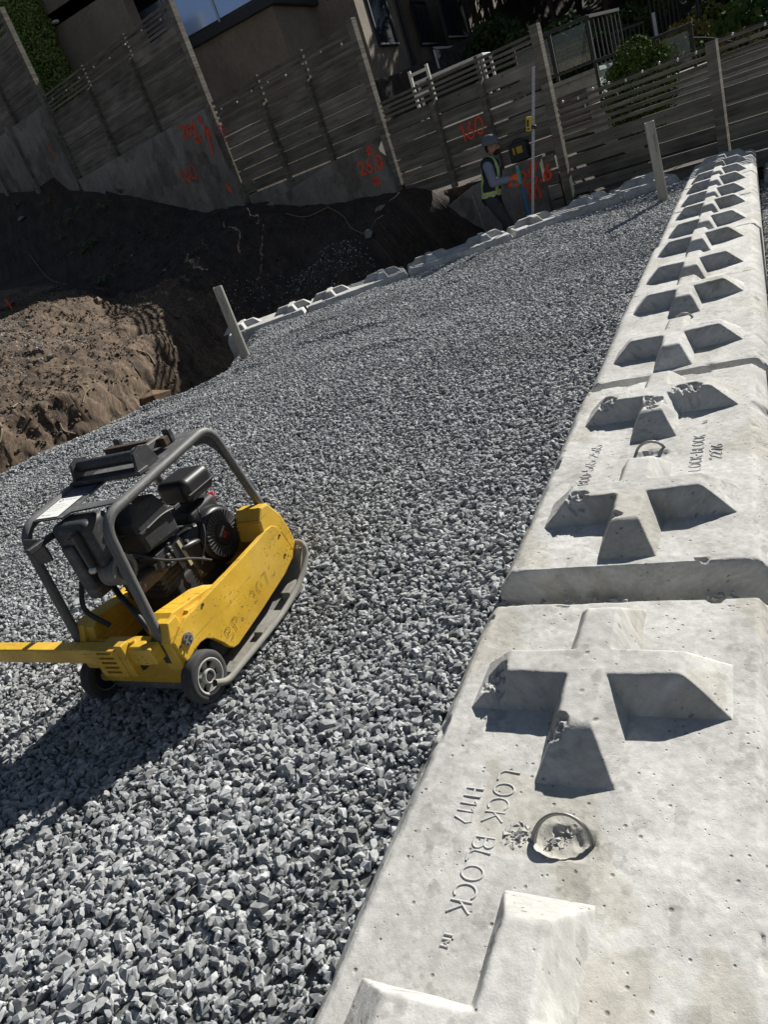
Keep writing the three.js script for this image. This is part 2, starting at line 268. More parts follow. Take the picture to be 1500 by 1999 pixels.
// brown subsoil on the spoil heap, black topsoil over the bank
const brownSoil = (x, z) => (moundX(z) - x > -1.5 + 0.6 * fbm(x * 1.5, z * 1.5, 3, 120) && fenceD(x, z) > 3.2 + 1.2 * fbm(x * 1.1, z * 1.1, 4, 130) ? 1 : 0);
const span = (a, b, s) => { const n = Math.max(1, Math.round((b - a) / s)); return Array.from({ length: n }, (_, i) => a + (b - a) * i / n); };
{
  const xs = [...span(-46, -14, 1.4), ...span(-14, -11.4, 0.09), ...span(-11.4, -6.3, 0.036), ...span(-6.3, -2, 0.1), ...span(-2, 1, 0.15), ...span(1, 34, 1.4), 34], zs = [...span(-80, -22, 2), ...span(-22, -14.6, 0.4), ...span(-14.6, -10.6, 0.08), ...span(-10.6, -3.8, 0.036), ...span(-3.8, 8, 0.3), 8];
  const pos = new Float32Array(xs.length * zs.length * 3), col = new Float32Array(xs.length * zs.length * 3), uv = new Float32Array(xs.length * zs.length * 2), idx = []; let k = 0;
  zs.forEach((z, j) => xs.forEach((x, i) => {
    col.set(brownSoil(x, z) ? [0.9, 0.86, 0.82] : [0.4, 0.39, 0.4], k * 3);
    { const y = groundY(x, z), q = fenceD(x, z) > 1 && x < -6.5 ? 1 : 0; pos.set([x + q * (0.03 * noise3(x * 3, y * 5, z * 4, 8) + 0.03 * noise3(x * 9, y * 13, z * 11, 18)), y, z + q * 0.05 * noise3(x * 8, y * 11, z * 8, 28)], k * 3); } uv.set([(x + 0.8 * pos[k * 3 + 1]) / 1.3, (z + 0.55 * pos[k * 3 + 1]) / 1.3], k * 2);
    if (i && j) idx.push(k - 1 - xs.length, k - 1, k, k - 1 - xs.length, k, k - xs.length);
    k++;
  }));
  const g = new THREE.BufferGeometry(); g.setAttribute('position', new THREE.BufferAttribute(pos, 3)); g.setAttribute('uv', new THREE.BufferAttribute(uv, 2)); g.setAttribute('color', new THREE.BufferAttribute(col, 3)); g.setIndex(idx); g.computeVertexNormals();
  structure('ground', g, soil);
}
// crushed stone
function stoneGeo(seed, n = 11, flat = 0.72) {
  srand(seed); const pts = [];
  for (let i = 0; i < n; i++) { const v = V(rr(-1, 1), rr(-1, 1), rr(-1, 1)).normalize().multiplyScalar(rr(0.78, 1)); v.y *= flat; v.z *= 0.85; pts.push(v); }
  return boxUV(new ConvexGeometry(pts), 0, 0, 0.5);
}
const stoneMap = tex(256, 256, (u, v, x, y) => { const l = 214 + 40 * fbm(u * 6, v * 6, 4, 3, 6) + (hash(x, y, 2) - 0.5) * 46; return [l, l + 1, l + 2]; });
const stoneMat = std({ map: stoneMap, color: 0xffffff, roughness: 0.88 });
{
  const list = []; srand(4242);
  const add = (x, y, z, s, flat = 1) => list.push([x, y, z, s, flat]);
  const cell = (x0, x1, z0, z1, per, fn) => { const n = Math.round((x1 - x0) * (z1 - z0) * per); for (let i = 0; i < n; i++) fn(rr(x0, x1), rr(z0, z1)); };
  for (let z = -11.2; z < 0.4; z += 0.4) for (let x = -7.4; x < -0.7; x += 0.4) {
    const far = Math.hypot(x, z), per = far < 2.8 ? 6400 : far < 4.5 ? 6400 : far < 8 ? 5200 : 3600, sc = far < 2.8 ? 1.1 : far < 4.5 ? 1.02 : far < 8 ? 1.02 : 1.2;
    cell(x, x + 0.4, z, z + 0.4, per, (a, b) => {
      const out = edgeX(b) - a; if (out > 0.4 || a > -0.8 + 0.03 * noise2(b * 9, 1, 3) || b < rowFront(a) + 0.02) return;
      if (out > 0.05 && rnd() < out * 2) return;
      const fine = noise2(a * 1.3, b * 1.3, 200) > 0.25, s = (fine ? 0.0062 + 0.0095 * Math.pow(rnd(), 2.2) : 0.0078 + 0.0112 * Math.pow(rnd(), 1.7)) * sc * (rnd() < 0.04 ? 1.4 : 1);
      add(a, gravelY(a, b) - 0.012 + rr(-0.008, 0.012), b, s);
    });
  }
  cell(-0.04, 1.2, -11.2, -2.6, 2600, (a, b) => add(a, -0.445 + rr(-0.01, 0.01), b, rr(0.011, 0.022)));
  // rubble caught in the joints between the blocks
  for (const [z, x0, x1, n, dy] of [[-1.665, -0.78, -0.1, 60, 0.045], [-3.213, -0.42, -0.14, 34, 0.07], [-4.715, -0.4, -0.12, 26, 0.06], [-6.215, -0.5, -0.12, 14, 0.01]]) for (let i = 0; i < n; i++) add(rr(x0, x1), dy + rr(-0.012, 0.01), z + rr(-0.025, 0.02), rr(0.006, 0.016));
  // patches of spilled stone on the bank and on the spoil heap
  for (const [cx, cz, r, n] of [[-6.6, -11.4, 0.55, 420], [-7.9, -11.0, 0.6, 330], [-10.6, -7.4, 1.2, 2600], [-9.6, -6.3, 0.6, 300]]) for (let i = 0; i < n; i++) { const a = rr(0, 6.283), q = r * Math.sqrt(rnd()), x = cx + q * Math.cos(a) * 1.5, z = cz + q * Math.sin(a); add(x, groundY(x, z) + 0.004, z, rr(0.008, 0.02)); }
  const im = shade(new THREE.InstancedMesh(stoneGeo(5, 17, 0.8), stoneMat, list.length)), o = new THREE.Object3D(), c = new THREE.Color();
  list.forEach(([x, y, z, s], i) => {
    o.position.set(x, y, z); o.rotation.set(rr(-0.5, 0.5) + (rnd() < 0.22 ? rr(0, 6.28) : 0) + (rnd() < 0.5 ? Math.PI : 0), rr(0, 6.283), rr(-0.5, 0.5), 'YXZ'); o.scale.set(s * rr(0.95, 1.55), s * rr(0.62, 1.12), s * rr(0.8, 1.2)); o.updateMatrix(); im.setMatrixAt(i, o.matrix);
    const patch = 0.07 * fbm(x * 0.9, z * 0.9, 3, 70), l = 0.425 + patch + rr(-0.16, 0.14) + (rnd() < 0.14 ? 0.16 : 0), w = rr(-0.01, 0.008); im.setColorAt(i, c.setRGB(l - 0.004 + w, l + 0.004, l + 0.004 - w));
  });
  im.name = 'gravel'; im.userData = { kind: 'stuff', label: 'loose grey crushed stone spread over the pad', category: 'gravel' };
  scene.add(im); console.log('stones', list.length);
}

const bedMap = tex(512, 512, (u, v, x, y) => { const l = 96 + 40 * fbm(u * 60, v * 60, 3, 6, 60) + (hash(x, y, 4) - 0.5) * 60; return [l, l + 2, l + 1]; });
// ---------------------------------------------------------------- interlocking concrete blocks
const KNOB = 0.083;
const smin = (a, b, k) => { const h = clamp(0.5 + 0.5 * (b - a) / k, 0, 1); return lerp(b, a, h) - k * h * (1 - h); };
function gridMesh(xs, zs, fn, keep, su = 1, ou = 0, ov = 0) {
  const nx = xs.length, pos = new Float32Array(nx * zs.length * 3), uv = new Float32Array(nx * zs.length * 2), idx = []; let k = 0;
  zs.forEach((z, j) => xs.forEach((x, i) => {
    const p = fn(x, z, i, j); pos.set(p, k * 3); uv.set([(p[0] - p[1] * clamp(p[0] / 0.25, -1, 1) + ou) / su, (p[2] - p[1] * clamp(p[2] / 0.25, -1, 1) + ov) / su], k * 2);
    if (i && j && (!keep || keep(pos, [k, k - 1, k - nx, k - 1 - nx]))) idx.push(k - 1 - nx, k - 1, k, k - 1 - nx, k, k - nx);
    k++;
  }));
  const g = new THREE.BufferGeometry(); g.setAttribute('position', new THREE.BufferAttribute(pos, 3)); g.setAttribute('uv', new THREE.BufferAttribute(uv, 2)); g.setIndex(idx); g.computeVertexNormals(); return g;
}
structure('gravel_bed', gridMesh(span(-7.2, -0.76, 0.1), span(-11.3, 0.5, 0.1), (x, z) => [x, edgeX(z) - x > 0.2 || z < rowFront(x) ? -50 : gravelY(x, z) - 0.016, z], (p, q) => q.every((k) => p[k * 3 + 1] > -10), 0.5), std({ map: bedMap, roughness: 1 }));
function blockBody(L, step, seed, depth, recess) {
  const hw = 0.378, hl = L / 2 - 0.004, S = 1.15;
  const xs = [-hw, ...span(-hw, hw, step), hw, hw], zs = [-hl, ...span(-hl, hl, step), hl, hl];
  const g = gridMesh(xs, zs, (x, z, i, j) => {
    const edge = i === 0 || j === 0 || i === xs.length - 1 || j === zs.length - 1;
    if (edge) return [x, -depth, z];
    const ax = hw - Math.abs(x), az = hl - Math.abs(z), wob = 0.006 * fbm(x * 9 + seed, z * 9, 3, 5);
    let y = smin(0, smin((ax - 0.045 + wob) * 1.15, (az - 0.036 + wob) * 2.4, 0.01), 0.007);
    y += 0.0022 * fbm(x * 5 + seed * 3, z * 5, 3, 9) + 0.0014 * fbm(x * 40 + seed, z * 40, 2, 15);
    const chip = fbm(x * 13 + seed * 7, z * 13, 3, 33); if (Math.min(ax, az) < 0.05 && chip > 0.26) y -= (chip - 0.26) * 0.06;
    if (recess) { const q = Math.pow((x - 0.005) / 0.07, 2) + Math.pow((z - 0.024) / 0.04, 2); y -= 0.013 * sstep(1, 0.3, q) - 0.008 * sstep(1.6, 0.2, q) * fbm(x * 60, z * 60, 3, 3); }
    return [x, y, z];
  }, null, S, seed * 0.37, seed * 0.61);
  return toCreasedNormals(g, 0.75);
}
function crossKnob(step, seed, chips = []) {
  const R = 0.296, g0 = [...span(-R, R, step), R], H = (x, z) => {
    const ax = Math.abs(x), az = Math.abs(z), w = 0.0025 * fbm(x * 14 + seed, z * 14, 2, 7);
    const a = smin((0.288 - az + w) / 0.092, (0.0865 - 0.008 * az - ax + w) / (0.042 + 0.03 * az), 0.06), b = smin((0.288 - ax + w) / 0.092, (0.0865 - 0.008 * ax - az + w) / (0.042 + 0.03 * ax), 0.06);
    let h = -smin(-a, -b, 0.05); h = smin(h, 1, 0.13) * KNOB;
    for (const [cx, cz, r, d] of chips) { const q = Math.hypot(x - cx, z - cz) / r; if (q < 1.4) h -= d * 0.55 * sstep(1.15, 0.75, q + 0.8 * fbm(x * 34 + seed, z * 34, 4, 21)) * (0.8 + 1.3 * fbm(x * 70, z * 70, 4, 41)) * clamp(h / 0.05, 0, 1); }
    return h + (h > 0.004 ? 0.0016 * fbm(x * 35 + seed, z * 35, 2, 51) : 0);
  };
  const g = gridMesh(g0, g0, (x, z) => [x, Math.max(-0.012, H(x, z) - 0.003), z], (p, q) => q.some((k) => p[k * 3 + 1] > -0.0115), 1.15, seed * 0.29, seed * 0.83);
  return g;
}
const wire = std({ color: lin(0.3, 0.29, 0.27), roughness: 0.5, metalness: 0.6 });
function liftLoop(parent, x, z, w, h, lean) {
  const g = [];
  for (let k = 0; k < 4; k++) { const pts = []; for (let i = 0; i <= 14; i++) { const a = Math.PI * i / 14, t = k * 1.57 + i * 0.32, ex = 0.0038 * Math.cos(t), ey = 0.0038 * Math.sin(t); pts.push([x - Math.cos(a) * (w + ex) * (1 + 0.12 * Math.sin(a)), -0.03 + Math.sin(a) * (h + 0.03 + ey), z + Math.sin(a) * lean + ey * 0.6 + 0.008 * Math.cos(a)]); } g.push(tube(pts, 0.0029, 7, 3)); }
  return part('lifting_loop', merge(g), wire, parent);
}
const crumbMat = std({ color: lin(0.4, 0.39, 0.37), roughness: 1 }), letterMat = std({ color: lin(0.46, 0.455, 0.44), roughness: 0.95 });
function crumbs(parent, x, z, r, n, y = 0) {
  const g = []; for (let i = 0; i < n; i++) { const a = rr(0, 6.28), q = r * Math.sqrt(rnd()), s = 0.0012 + 0.0055 * Math.pow(rnd(), 3), c = new THREE.TetrahedronGeometry(s * 1.3, 0); c.rotateX(rr(0, 6)); c.scale(rr(0.7, 1.6), rr(0.4, 0.9), rr(0.7, 1.6)); c.rotateY(rr(0, 6)); c.translate(x + q * Math.cos(a), y + s * 0.3, z + q * Math.sin(a)); g.push(c); }
  const m = part('concrete_crumbs', merge(g), crumbMat, parent); m.userData.kind = 'stuff'; return m;
}
// raised letters on a block top: origin, direction of reading, direction of letter tops (local x, z)
function raised(parent, text, h, o, adv, up, r = 0.0024) {
  const g = strokes(text, h, 0.2).map((line) => tube(line.map(([a, b]) => [o[0] + adv[0] * a + up[0] * b, 0.0006, o[1] + adv[1] * a + up[1] * b]), r, 6, 2, false));
  return part('raised_lettering', merge(g), letterMat, parent);
}
const AXIS = -0.435;
const rowY = [0.12, 0.12, 0.117, 0.085, 0.045, 0.012, -0.02, -0.05];
const rowLabels = [
  'pale concrete block with raised letters and a twisted wire loop, chipped cross knob', 'concrete block with a phone number cast in its top and a broken knob arm', 'third concrete block of the long row, rubble lying in the joint before it',
  ...['fourth', 'fifth', 'sixth', 'seventh'].map((n) => n + ' concrete block of the long row counted from the lettered block'), 'half length concrete block closing the long row by the wooden fence'];
const chipsBy = { '0:0': [[-0.045, 0.185, 0.028, 0.035], [-0.225, 0.035, 0.035, 0.035]], '0:1': [[-0.09, -0.14, 0.05, 0.02]], '1:1': [[-0.17, 0.03, 0.03, 0.03], [-0.04, 0.16, 0.022, 0.025]], '1:0': [[-0.02, 0.12, 0.05, 0.035], [0.12, 0.045, 0.05, 0.035], [-0.19, 0.02, 0.03, 0.025]] };
for (let i = 0; i < 8; i++) {
  const L = i === 7 ? 0.76 : 1.5, zc = [-0.87, -2.46, -3.965, -5.465, -6.965, -8.465, -9.965, -11.1][i];
  srand(900 + i);
  const b = thing('concrete_block', rowLabels[i], 'concrete block', [AXIS + (i === 0 ? -0.004 : rr(-0.008, 0.008)), rowY[i], zc], i ? rr(-0.006, 0.006) : 0, 'blocks of the long row');
  if (i > 1) b.rotation.x = i > 2 ? -0.018 : 0;
  part('body', blockBody(L, i === 0 ? 0.006 : i === 1 ? 0.008 : 0.018, i + 1, 0.72, i < 2), concrete, b);
  (i === 7 ? [0] : [-0.388, i ? 0.388 : 0.42]).forEach((dz, k) => { const m = part('cross_knob', crossKnob(i === 0 ? 0.004 : i === 1 ? 0.005 : i < 4 ? 0.009 : 0.013, i * 2 + k + 1, chipsBy[i + ':' + k] ?? []), concrete, b); m.position.z = dz; });
  if (i < 3) { liftLoop(b, 0, i ? -0.02 : 0.03, i ? 0.05 : 0.056, i ? 0.035 : 0.044, i ? 0.01 : -0.034); }
  if (i === 0) { crumbs(b, -0.015, 0.005, 0.03, 40, -0.009); crumbs(b, -0.085, 0.02, 0.028, 90); raised(b, 'LOCK BLOCK', 0.043, [-0.16, -0.125], [-0.05, 1], [1, 0.02]); raised(b, 'TM', 0.018, [-0.165, 0.23], [-0.05, 1], [1, 0.02]); raised(b, 'H117', 0.038, [-0.222, -0.075], [-0.06, 1], [1, 0.03]); }
  if (i === 1) {
    const at = (x, y) => { const p = hitY(x, y, rowY[1]); return [p.x - AXIS, p.z - zc]; };
    raised(b, '800-565-2565', 0.036, at(1152, 946), [0.02, -1], [-1, 0]); raised(b, 'LOCK-BLOCK', 0.036, at(1372, 918), [0.02, -1], [-1, 0]); raised(b, 'TM', 0.015, [at(1386, 826)[0], at(1386, 826)[1]], [0, -1], [-1, 0]); raised(b, '2276', 0.036, at(1414, 894), [0.02, -1], [-1, 0]);
  }
}
// the row along the far side of the pad
{
  const dir = V(-0.9, 0, 0.437).normalize(), turn = Math.atan2(-dir.z, dir.x) + Math.PI, back = V(-dir.z, 0, dir.x).multiplyScalar(-1);
  if (back.z > 0) back.negate();
  const sets = [[-0.38, 0.75], [0.75, 1.5], [2.25, 1.5], [3.75, 1.5], [5.12, 1.2]];
  const lab = ['short end concrete block of the far row beside the white pipe', 'concrete block of the far row with a crumbled white corner', 'concrete block of the far row in front of the worker', 'interlocking concrete block of the far row partly in shade', 'shaded end concrete block of the far row beside the leaning pipe'];
  sets.forEach(([s, L], i) => {
    srand(700 + i);
    const p = V(-1.63, 0, -10.75).addScaledVector(dir, s).addScaledVector(back, 0.38);
    const b = thing('concrete_block', lab[i], 'concrete block', [p.x, -0.035 + rr(-0.004, 0.004), p.z], turn - Math.PI / 2 + rr(-0.01, 0.01));
    part('body', blockBody(L, 0.014, 20 + i, 0.72, false), concrete, b);
    (L < 1 ? [0] : [-0.39, 0.39]).forEach((dz, k) => { const m = part('cross_knob', crossKnob(0.008, 40 + i * 2 + k, i === 1 && k === 0 ? [[0.1, 0, 0.12, 0.05]] : []), concrete, b); m.position.z = dz; });
  });
  const b = thing('concrete_block', 'low concrete block beyond the end of the long row, against the dark fence', 'concrete block', [0.75, -0.3, -11.25], Math.PI / 2);
  part('body', blockBody(1.5, 0.018, 29, 0.5, false), concrete, b);
  [-0.39, 0.39].forEach((dz, k) => { part('cross_knob', crossKnob(0.013, 60 + k), concrete, b).position.z = dz; });
}
// white plastic pipes
for (const [base, top, y0, label] of [[[1297, 392], [1268, 238], -0.12, 'white plastic pipe standing in the gravel by the long block row'], [[477, 690], [424, 560], -0.02, 'white plastic pipe leaning at the trench edge by the shaded end block']]) {
  const p = hitY(...base, y0), n = V(p.x, 0, p.z).normalize(), r = ray(...top), t = p.clone().sub(EYE).dot(n) / r.dot(n), q = EYE.clone().addScaledVector(r, t), dir = q.clone().sub(p), L = dir.length();
  const pr = 0.054, pts = [[pr, -0.3], [pr, L], [pr - 0.004, L + 0.002], [pr - 0.008, L], [pr - 0.008, L - 0.5]].map((a) => new THREE.Vector2(...a));
  const o = thing('pipe', label, 'pipe', [p.x, p.y, p.z]);
  o.quaternion.setFromUnitVectors(V(0, 1, 0), dir.normalize());
  part('pipe_wall', new THREE.LatheGeometry(pts, 28), whitePlastic, o);
  const st = strokes('2000 1045 2612 00418', 0.012, 0.3).map((l) => ribbon(l.map(([a, b]) => [a, b]), 0.002));
  const ink = part('printed_line', merge(st), black, o); ink.rotation.z = -Math.PI / 2; ink.position.set(0.02, L * 0.85, 0.0515); ink.rotation.order = 'ZYX';
}

// ---------------------------------------------------------------- stepped wooden fence on concrete walls
const fenceTurn = -Math.atan2(FE.z, FE.x);
const fenceAt = (u, y, z = 0) => { const p = FP.clone().addScaledVector(FE, u).addScaledVector(FN, z); return [p.x, y, p.z]; };
const bulbMat = std({ color: lin(0.9, 0.88, 0.8), roughness: 0.25 });
function plank(w, h, d, seed) {
  const g = new THREE.BoxGeometry(w, h, d, 1, 1, 1); const p = boxUV(g, hash(seed, 1) * 7, hash(seed, 2) * 7, 0.8);
  return p;
}
function fencePanel(o) {
  const { u0, u1, top, mid, bot, posts, label, boards, gaps, slats = 4, tall, tallFoot } = o;
  const f = thing('fence_panel', label, 'fence', fenceAt(u0, bot), fenceTurn);
  srand(o.seed);
  const edges = [u0, ...posts, u1];
  for (let b = 0; b < edges.length - 1; b++) {
    const a = edges[b] - u0, e = edges[b + 1] - u0, w = e - a - 0.006, bh = (mid - bot) / boards;
    for (let k = 0; k < boards; k++) {
      const gap = gaps[b] * rr(0.35, 1.25), m = part('board', plank(w, bh - gap, 0.026, o.seed * 31 + b * 9 + k), wood[Math.floor(rnd() * 4)], f);
      m.position.set((a + e) / 2, bh * (k + 0.5) + rr(-0.003, 0.003), -0.03 + rr(-0.003, 0.003)); m.rotation.z = rr(-0.002, 0.002);
    }
  }
  const W = u1 - u0, sh = (top - mid) / slats;
  for (let k = 0; k < slats; k++) { const m = part('slat', plank(W - 0.01, sh * 0.52, 0.03, o.seed * 57 + k), wood[k % 2], f); m.position.set(W / 2, mid - bot + sh * (k + 0.72), -0.03); m.rotation.z = rr(-0.0012, 0.0012); }
  for (const u of posts) {
    const m = part('post', plank(0.085, mid - bot + 0.05, 0.09, o.seed + u * 100), wood[1], f); m.position.set(u - u0, (mid - bot) / 2 - 0.03, 0.033);
    const n = part('slat_post', plank(0.06, top - mid + 0.06, 0.06, o.seed + u * 77), wood[1], f); n.position.set(u - u0 - 0.02, (top + mid) / 2 - bot + 0.01, -0.078);
  }
  if (tall) { const h = tall - tallFoot, m = part('corner_post', plank(0.13, h, 0.13, o.seed + 5), wood[0], f); m.position.set(W + 0.07, (tall + tallFoot) / 2 - bot, -0.02); }
  if (o.bulbs) {   // party lights along the top
    const s = thing('string_lights', o.bulbs[2], 'string lights', fenceAt(u0, top), fenceTurn);
    const pts = []; for (let k = 0; k <= o.bulbs[1]; k++) pts.push([W * k / o.bulbs[1], o.bulbs[0] - 0.03 * Math.sin(k * 1.9), 0.0]);
    part('cord', tube(pts, 0.003, 5, 3), black, s);
    pts.slice(0, -1).forEach((p, k) => { const g = new THREE.SphereGeometry(0.016, 10, 8); g.scale(1, 1.25, 1); const q = part('bulb', g, bulbMat, s); q.position.set(p[0] + W * 0.5 / o.bulbs[1], p[1] - 0.035, 0.005); });
  }
  return f;
}
function paintText(parent, text, h, u, y, z, w = 0.034, jit = 0.06) { const m = part('spray_paint', merge(strokes(text, h, 0.22, jit).map((l) => ribbon(dense(l, h * 0.09).map(([a, b]) => [a + 0.012 * h * rr(-1, 1), b + 0.012 * h * rr(-1, 1)]), w))), redPaint, parent); m.position.set(u, y, z); return m; }
const wallShift = 0.16;
function retainingWall(label, pts, u0) {
  // outline in (u, y), front face proud of the boards
  const y0 = Math.min(...pts.map((p) => p[1])), w = thing('retaining_wall', label, 'wall', fenceAt(u0, y0), fenceTurn);
  const g = extrude(pts.map(([u, y]) => [u - u0, y - y0]), 0.26, 0.012); g.translate(0, 0, -0.12);
  part('wall_face', boxUV(g, hash(u0 * 10, 3) * 3, 0.2, 0.25), oldConcrete, w);
  w.userData.origin = undefined; delete w.userData.origin;
  return [w, (u) => u - u0, (y) => y - y0];
}
fencePanel({ seed: 11, u0: -16.6, u1: -12.14, top: 7.12, mid: 6.75, bot: 5.14, posts: [-15.0, -13.55], label: 'highest step of the board fence, beside the clipped hedge', boards: 6, gaps: [0.01, 0.01, 0.01], slats: 3, tall: 7.16, tallFoot: 3.5, bulbs: [0.0, 5, 'string of small lamps along the highest fence step'] });
fencePanel({ seed: 12, u0: -12.0, u1: -6.94, top: 5.32, mid: 4.92, bot: 3.45, posts: [-10.26, -8.55], label: 'dark board fence step over the wall marked 140', boards: 6, gaps: [0.009, 0.008, 0.008], slats: 5, tall: 5.36, tallFoot: 1.55, bulbs: [-0.13, 8, 'string of small lamps over the wall marked 140'] });
fencePanel({ seed: 13, u0: -6.8, u1: -3.07, top: 3.5, mid: 3.07, bot: 1.71, posts: [-5.45, -4.24], label: 'board fence step over the wall marked 26.8, light showing through its gaps', boards: 6, gaps: [0.03, 0.022, 0.01], slats: 4, tall: 3.56, tallFoot: 0.9, bulbs: [-0.15, 8, 'string of small lamps on the fence above the red 26.8 mark'] });
fencePanel({ seed: 14, u0: -2.92, u1: 0.0, top: 2.25, mid: 1.95, bot: 0.64, posts: [-1.88, -0.96], label: 'board fence step behind the worker, sprayed with 160', boards: 6, gaps: [0.018, 0.022, 0.022], slats: 4, tall: 2.34, tallFoot: -0.4 });
fencePanel({ seed: 15, u0: 0.15, u1: 2.3, top: 1.25, mid: 0.7, bot: -0.3, posts: [], label: 'low open slatted fence in front of the round bush', boards: 5, gaps: [0.05], slats: 6, tall: 1.3, tallFoot: -0.5, bulbs: [0.03, 9, 'string of small lamps on the fence by the round bush'] });
fencePanel({ seed: 16, u0: 2.45, u1: 6.2, top: 1.29, mid: 0.72, bot: -0.4, posts: [4.4], label: 'low open slatted fence past the end of the long block row', boards: 5, gaps: [0.026, 0.026], slats: 6, bulbs: [0.03, 10, 'string of small lamps on the fence past the long row'] });
{ // boards nailed beside the wall end under the worker's fence step
  const f = thing('fence_panel', 'narrow strip of boards beside the wall marked 25.6', 'fence', fenceAt(-0.19, -0.5), fenceTurn);
  for (let k = 0; k < 5; k++) { const m = part('board', plank(0.2, 0.2, 0.024, 900 + k), wood[k % 4], f); m.position.set(0.09, 0.12 + k * 0.222, 0.1); }
}
{ // far left wall
  const [w, U, Y] = retainingWall('stained concrete wall under the highest fence step, beside the clipped hedge', [[-16.8, 3.9], [-12.2, 2.9], [-12.05, 3.4], [-12.06, 5.13], [-16.8, 5.13]], -16.8);
  for (const u of [-15.2, -13.75]) part('buttress', boxUV(box(0.16, 1.9, 0.1, U(u), Y(4.25), wallShift + 0.04, 0.01), 0, 0, 0.3), oldConcrete, w);
  paintText(w, '|', 0.36, U(-12.52), Y(4.07), wallShift + 0.004, 0.03);
}
{
  const [w, U, Y] = retainingWall('stained concrete wall with red sprayed arrow and the marks 286 and 140', [[-11.98, 2.6], [-8, 1.2], [-6.84, 1.2], [-6.84, 1.63], [-6.9, 3.44], [-11.98, 3.44]], -11.98);
  const z = wallShift + 0.004;
  paintText(w, '286', 0.22, U(-7.78), Y(3.14), z, 0.036, 0.03); paintText(w, 'm', 0.24, U(-7.44), Y(2.93), z, 0.032); paintText(w, 'u', 0.15, U(-7.14), Y(3.24), z, 0.034);
  paintText(w, '140', 0.28, U(-8.36), Y(2.37), z, 0.026);
  const arrow = [[[-7.12, 2.66], [-7.06, 2.9], [-7.02, 3.14]], [[-7.15, 3.0], [-7.02, 3.16], [-6.94, 2.96]]].map((l) => ribbon(dense(l.map(([u, y]) => [U(u), Y(y)]), 0.04), 0.05));
  part('spray_paint', merge(arrow), redPaint, w).position.z = z;
  part('spray_paint', ribbon(dense([[U(-7.08), Y(2.02)], [U(-7.03), Y(1.88)]], 0.03), 0.06), redPaint, w).position.z = z;
}
{
  const [w, U, Y] = retainingWall('low concrete wall sprayed with red 26.8 below its square mark', [[-6.78, 1.2], [-4.4, 0.5], [-3.02, 0.4], [-3.0, 0.98], [-3.06, 1.3], [-3.12, 1.72], [-4.3, 1.66], [-6.0, 1.42], [-6.78, 1.36]], -6.78);
  // a second lift of wall fills up to the boards
  part('upper_wall', boxUV(extrude([[0.02, 0.14], [2.5, 0.46], [3.6, 0.6], [3.6, 1.29], [0.02, 1.29]].map(([a, b]) => [a, b + Y(0.4)]), 0.1, 0.006).translate(0, 0, -0.11), 0.3, 0.1, 0.25), oldConcrete, w);
  const z = wallShift + 0.004;
  paintText(w, '26.8', 0.21, U(-3.64), Y(1.28), z, 0.036, 0.03); paintText(w, 'm', 0.2, U(-3.4), Y(1.05), z, 0.032); paintText(w, 'u', 0.17, U(-3.34), Y(1.54), z, 0.036);
}
{
  const [w, U, Y] = retainingWall('broken concrete footing sprayed with red 25.6 beside the levelling rod', [[-2.3, -0.3], [-1.2, -0.9], [-0.24, -0.9], [-0.24, 0.64], [-0.9, 0.62], [-1.5, 0.52], [-2.05, 0.34], [-2.3, 0.1]], -2.3);
  const z = wallShift + 0.004;
  paintText(w, '25.6', 0.21, U(-0.62), Y(0.28), z, 0.042); paintText(w, 'm', 0.3, U(-0.5), Y(0.06), z, 0.04); paintText(w, 'u', 0.17, U(-0.38), Y(0.47), z, 0.03);
}
{ const m = paintText(scene.getObjectByName('fence_panel_003'), '160', 0.24, -1.55 + 2.92, 1.22 - 0.64, -0.008, 0.03); part('spray_paint', ribbon(dense([[0, 0.0], [0.03, -0.16]], 0.03), 0.03), redPaint, m.parent).position.set(1.82, 0.55, -0.008); }

// ---------------------------------------------------------------- houses behind
const stucco = std({ map: stuccoMap, color: lin(1.35, 1.18, 1.0), bumpMap: stuccoBump, bumpScale: 0.006, roughness: 0.95 });
const darkTrim = std({ color: lin(0.03, 0.031, 0.034), roughness: 0.6 });
const paneMat = new THREE.MeshPhysicalMaterial({ color: lin(0.03, 0.04, 0.06), roughness: 0.06, metalness: 0, ior: 2.2, clearcoat: 1, clearcoatRoughness: 0.03 });
const skyTintPane = new THREE.MeshPhysicalMaterial({ color: lin(0.5, 0.66, 0.95), roughness: 0.12, metalness: 0.85 });  // reflected sky put into the panes as a blue metallic tint
const clearPane = new THREE.MeshPhysicalMaterial({ color: lin(0.82, 0.9, 0.9), transmission: 1, thickness: 0, roughness: 0.06, ior: 1.5 });
const whiteTrim = std({ color: lin(0.62, 0.62, 0.6), roughness: 0.6 });
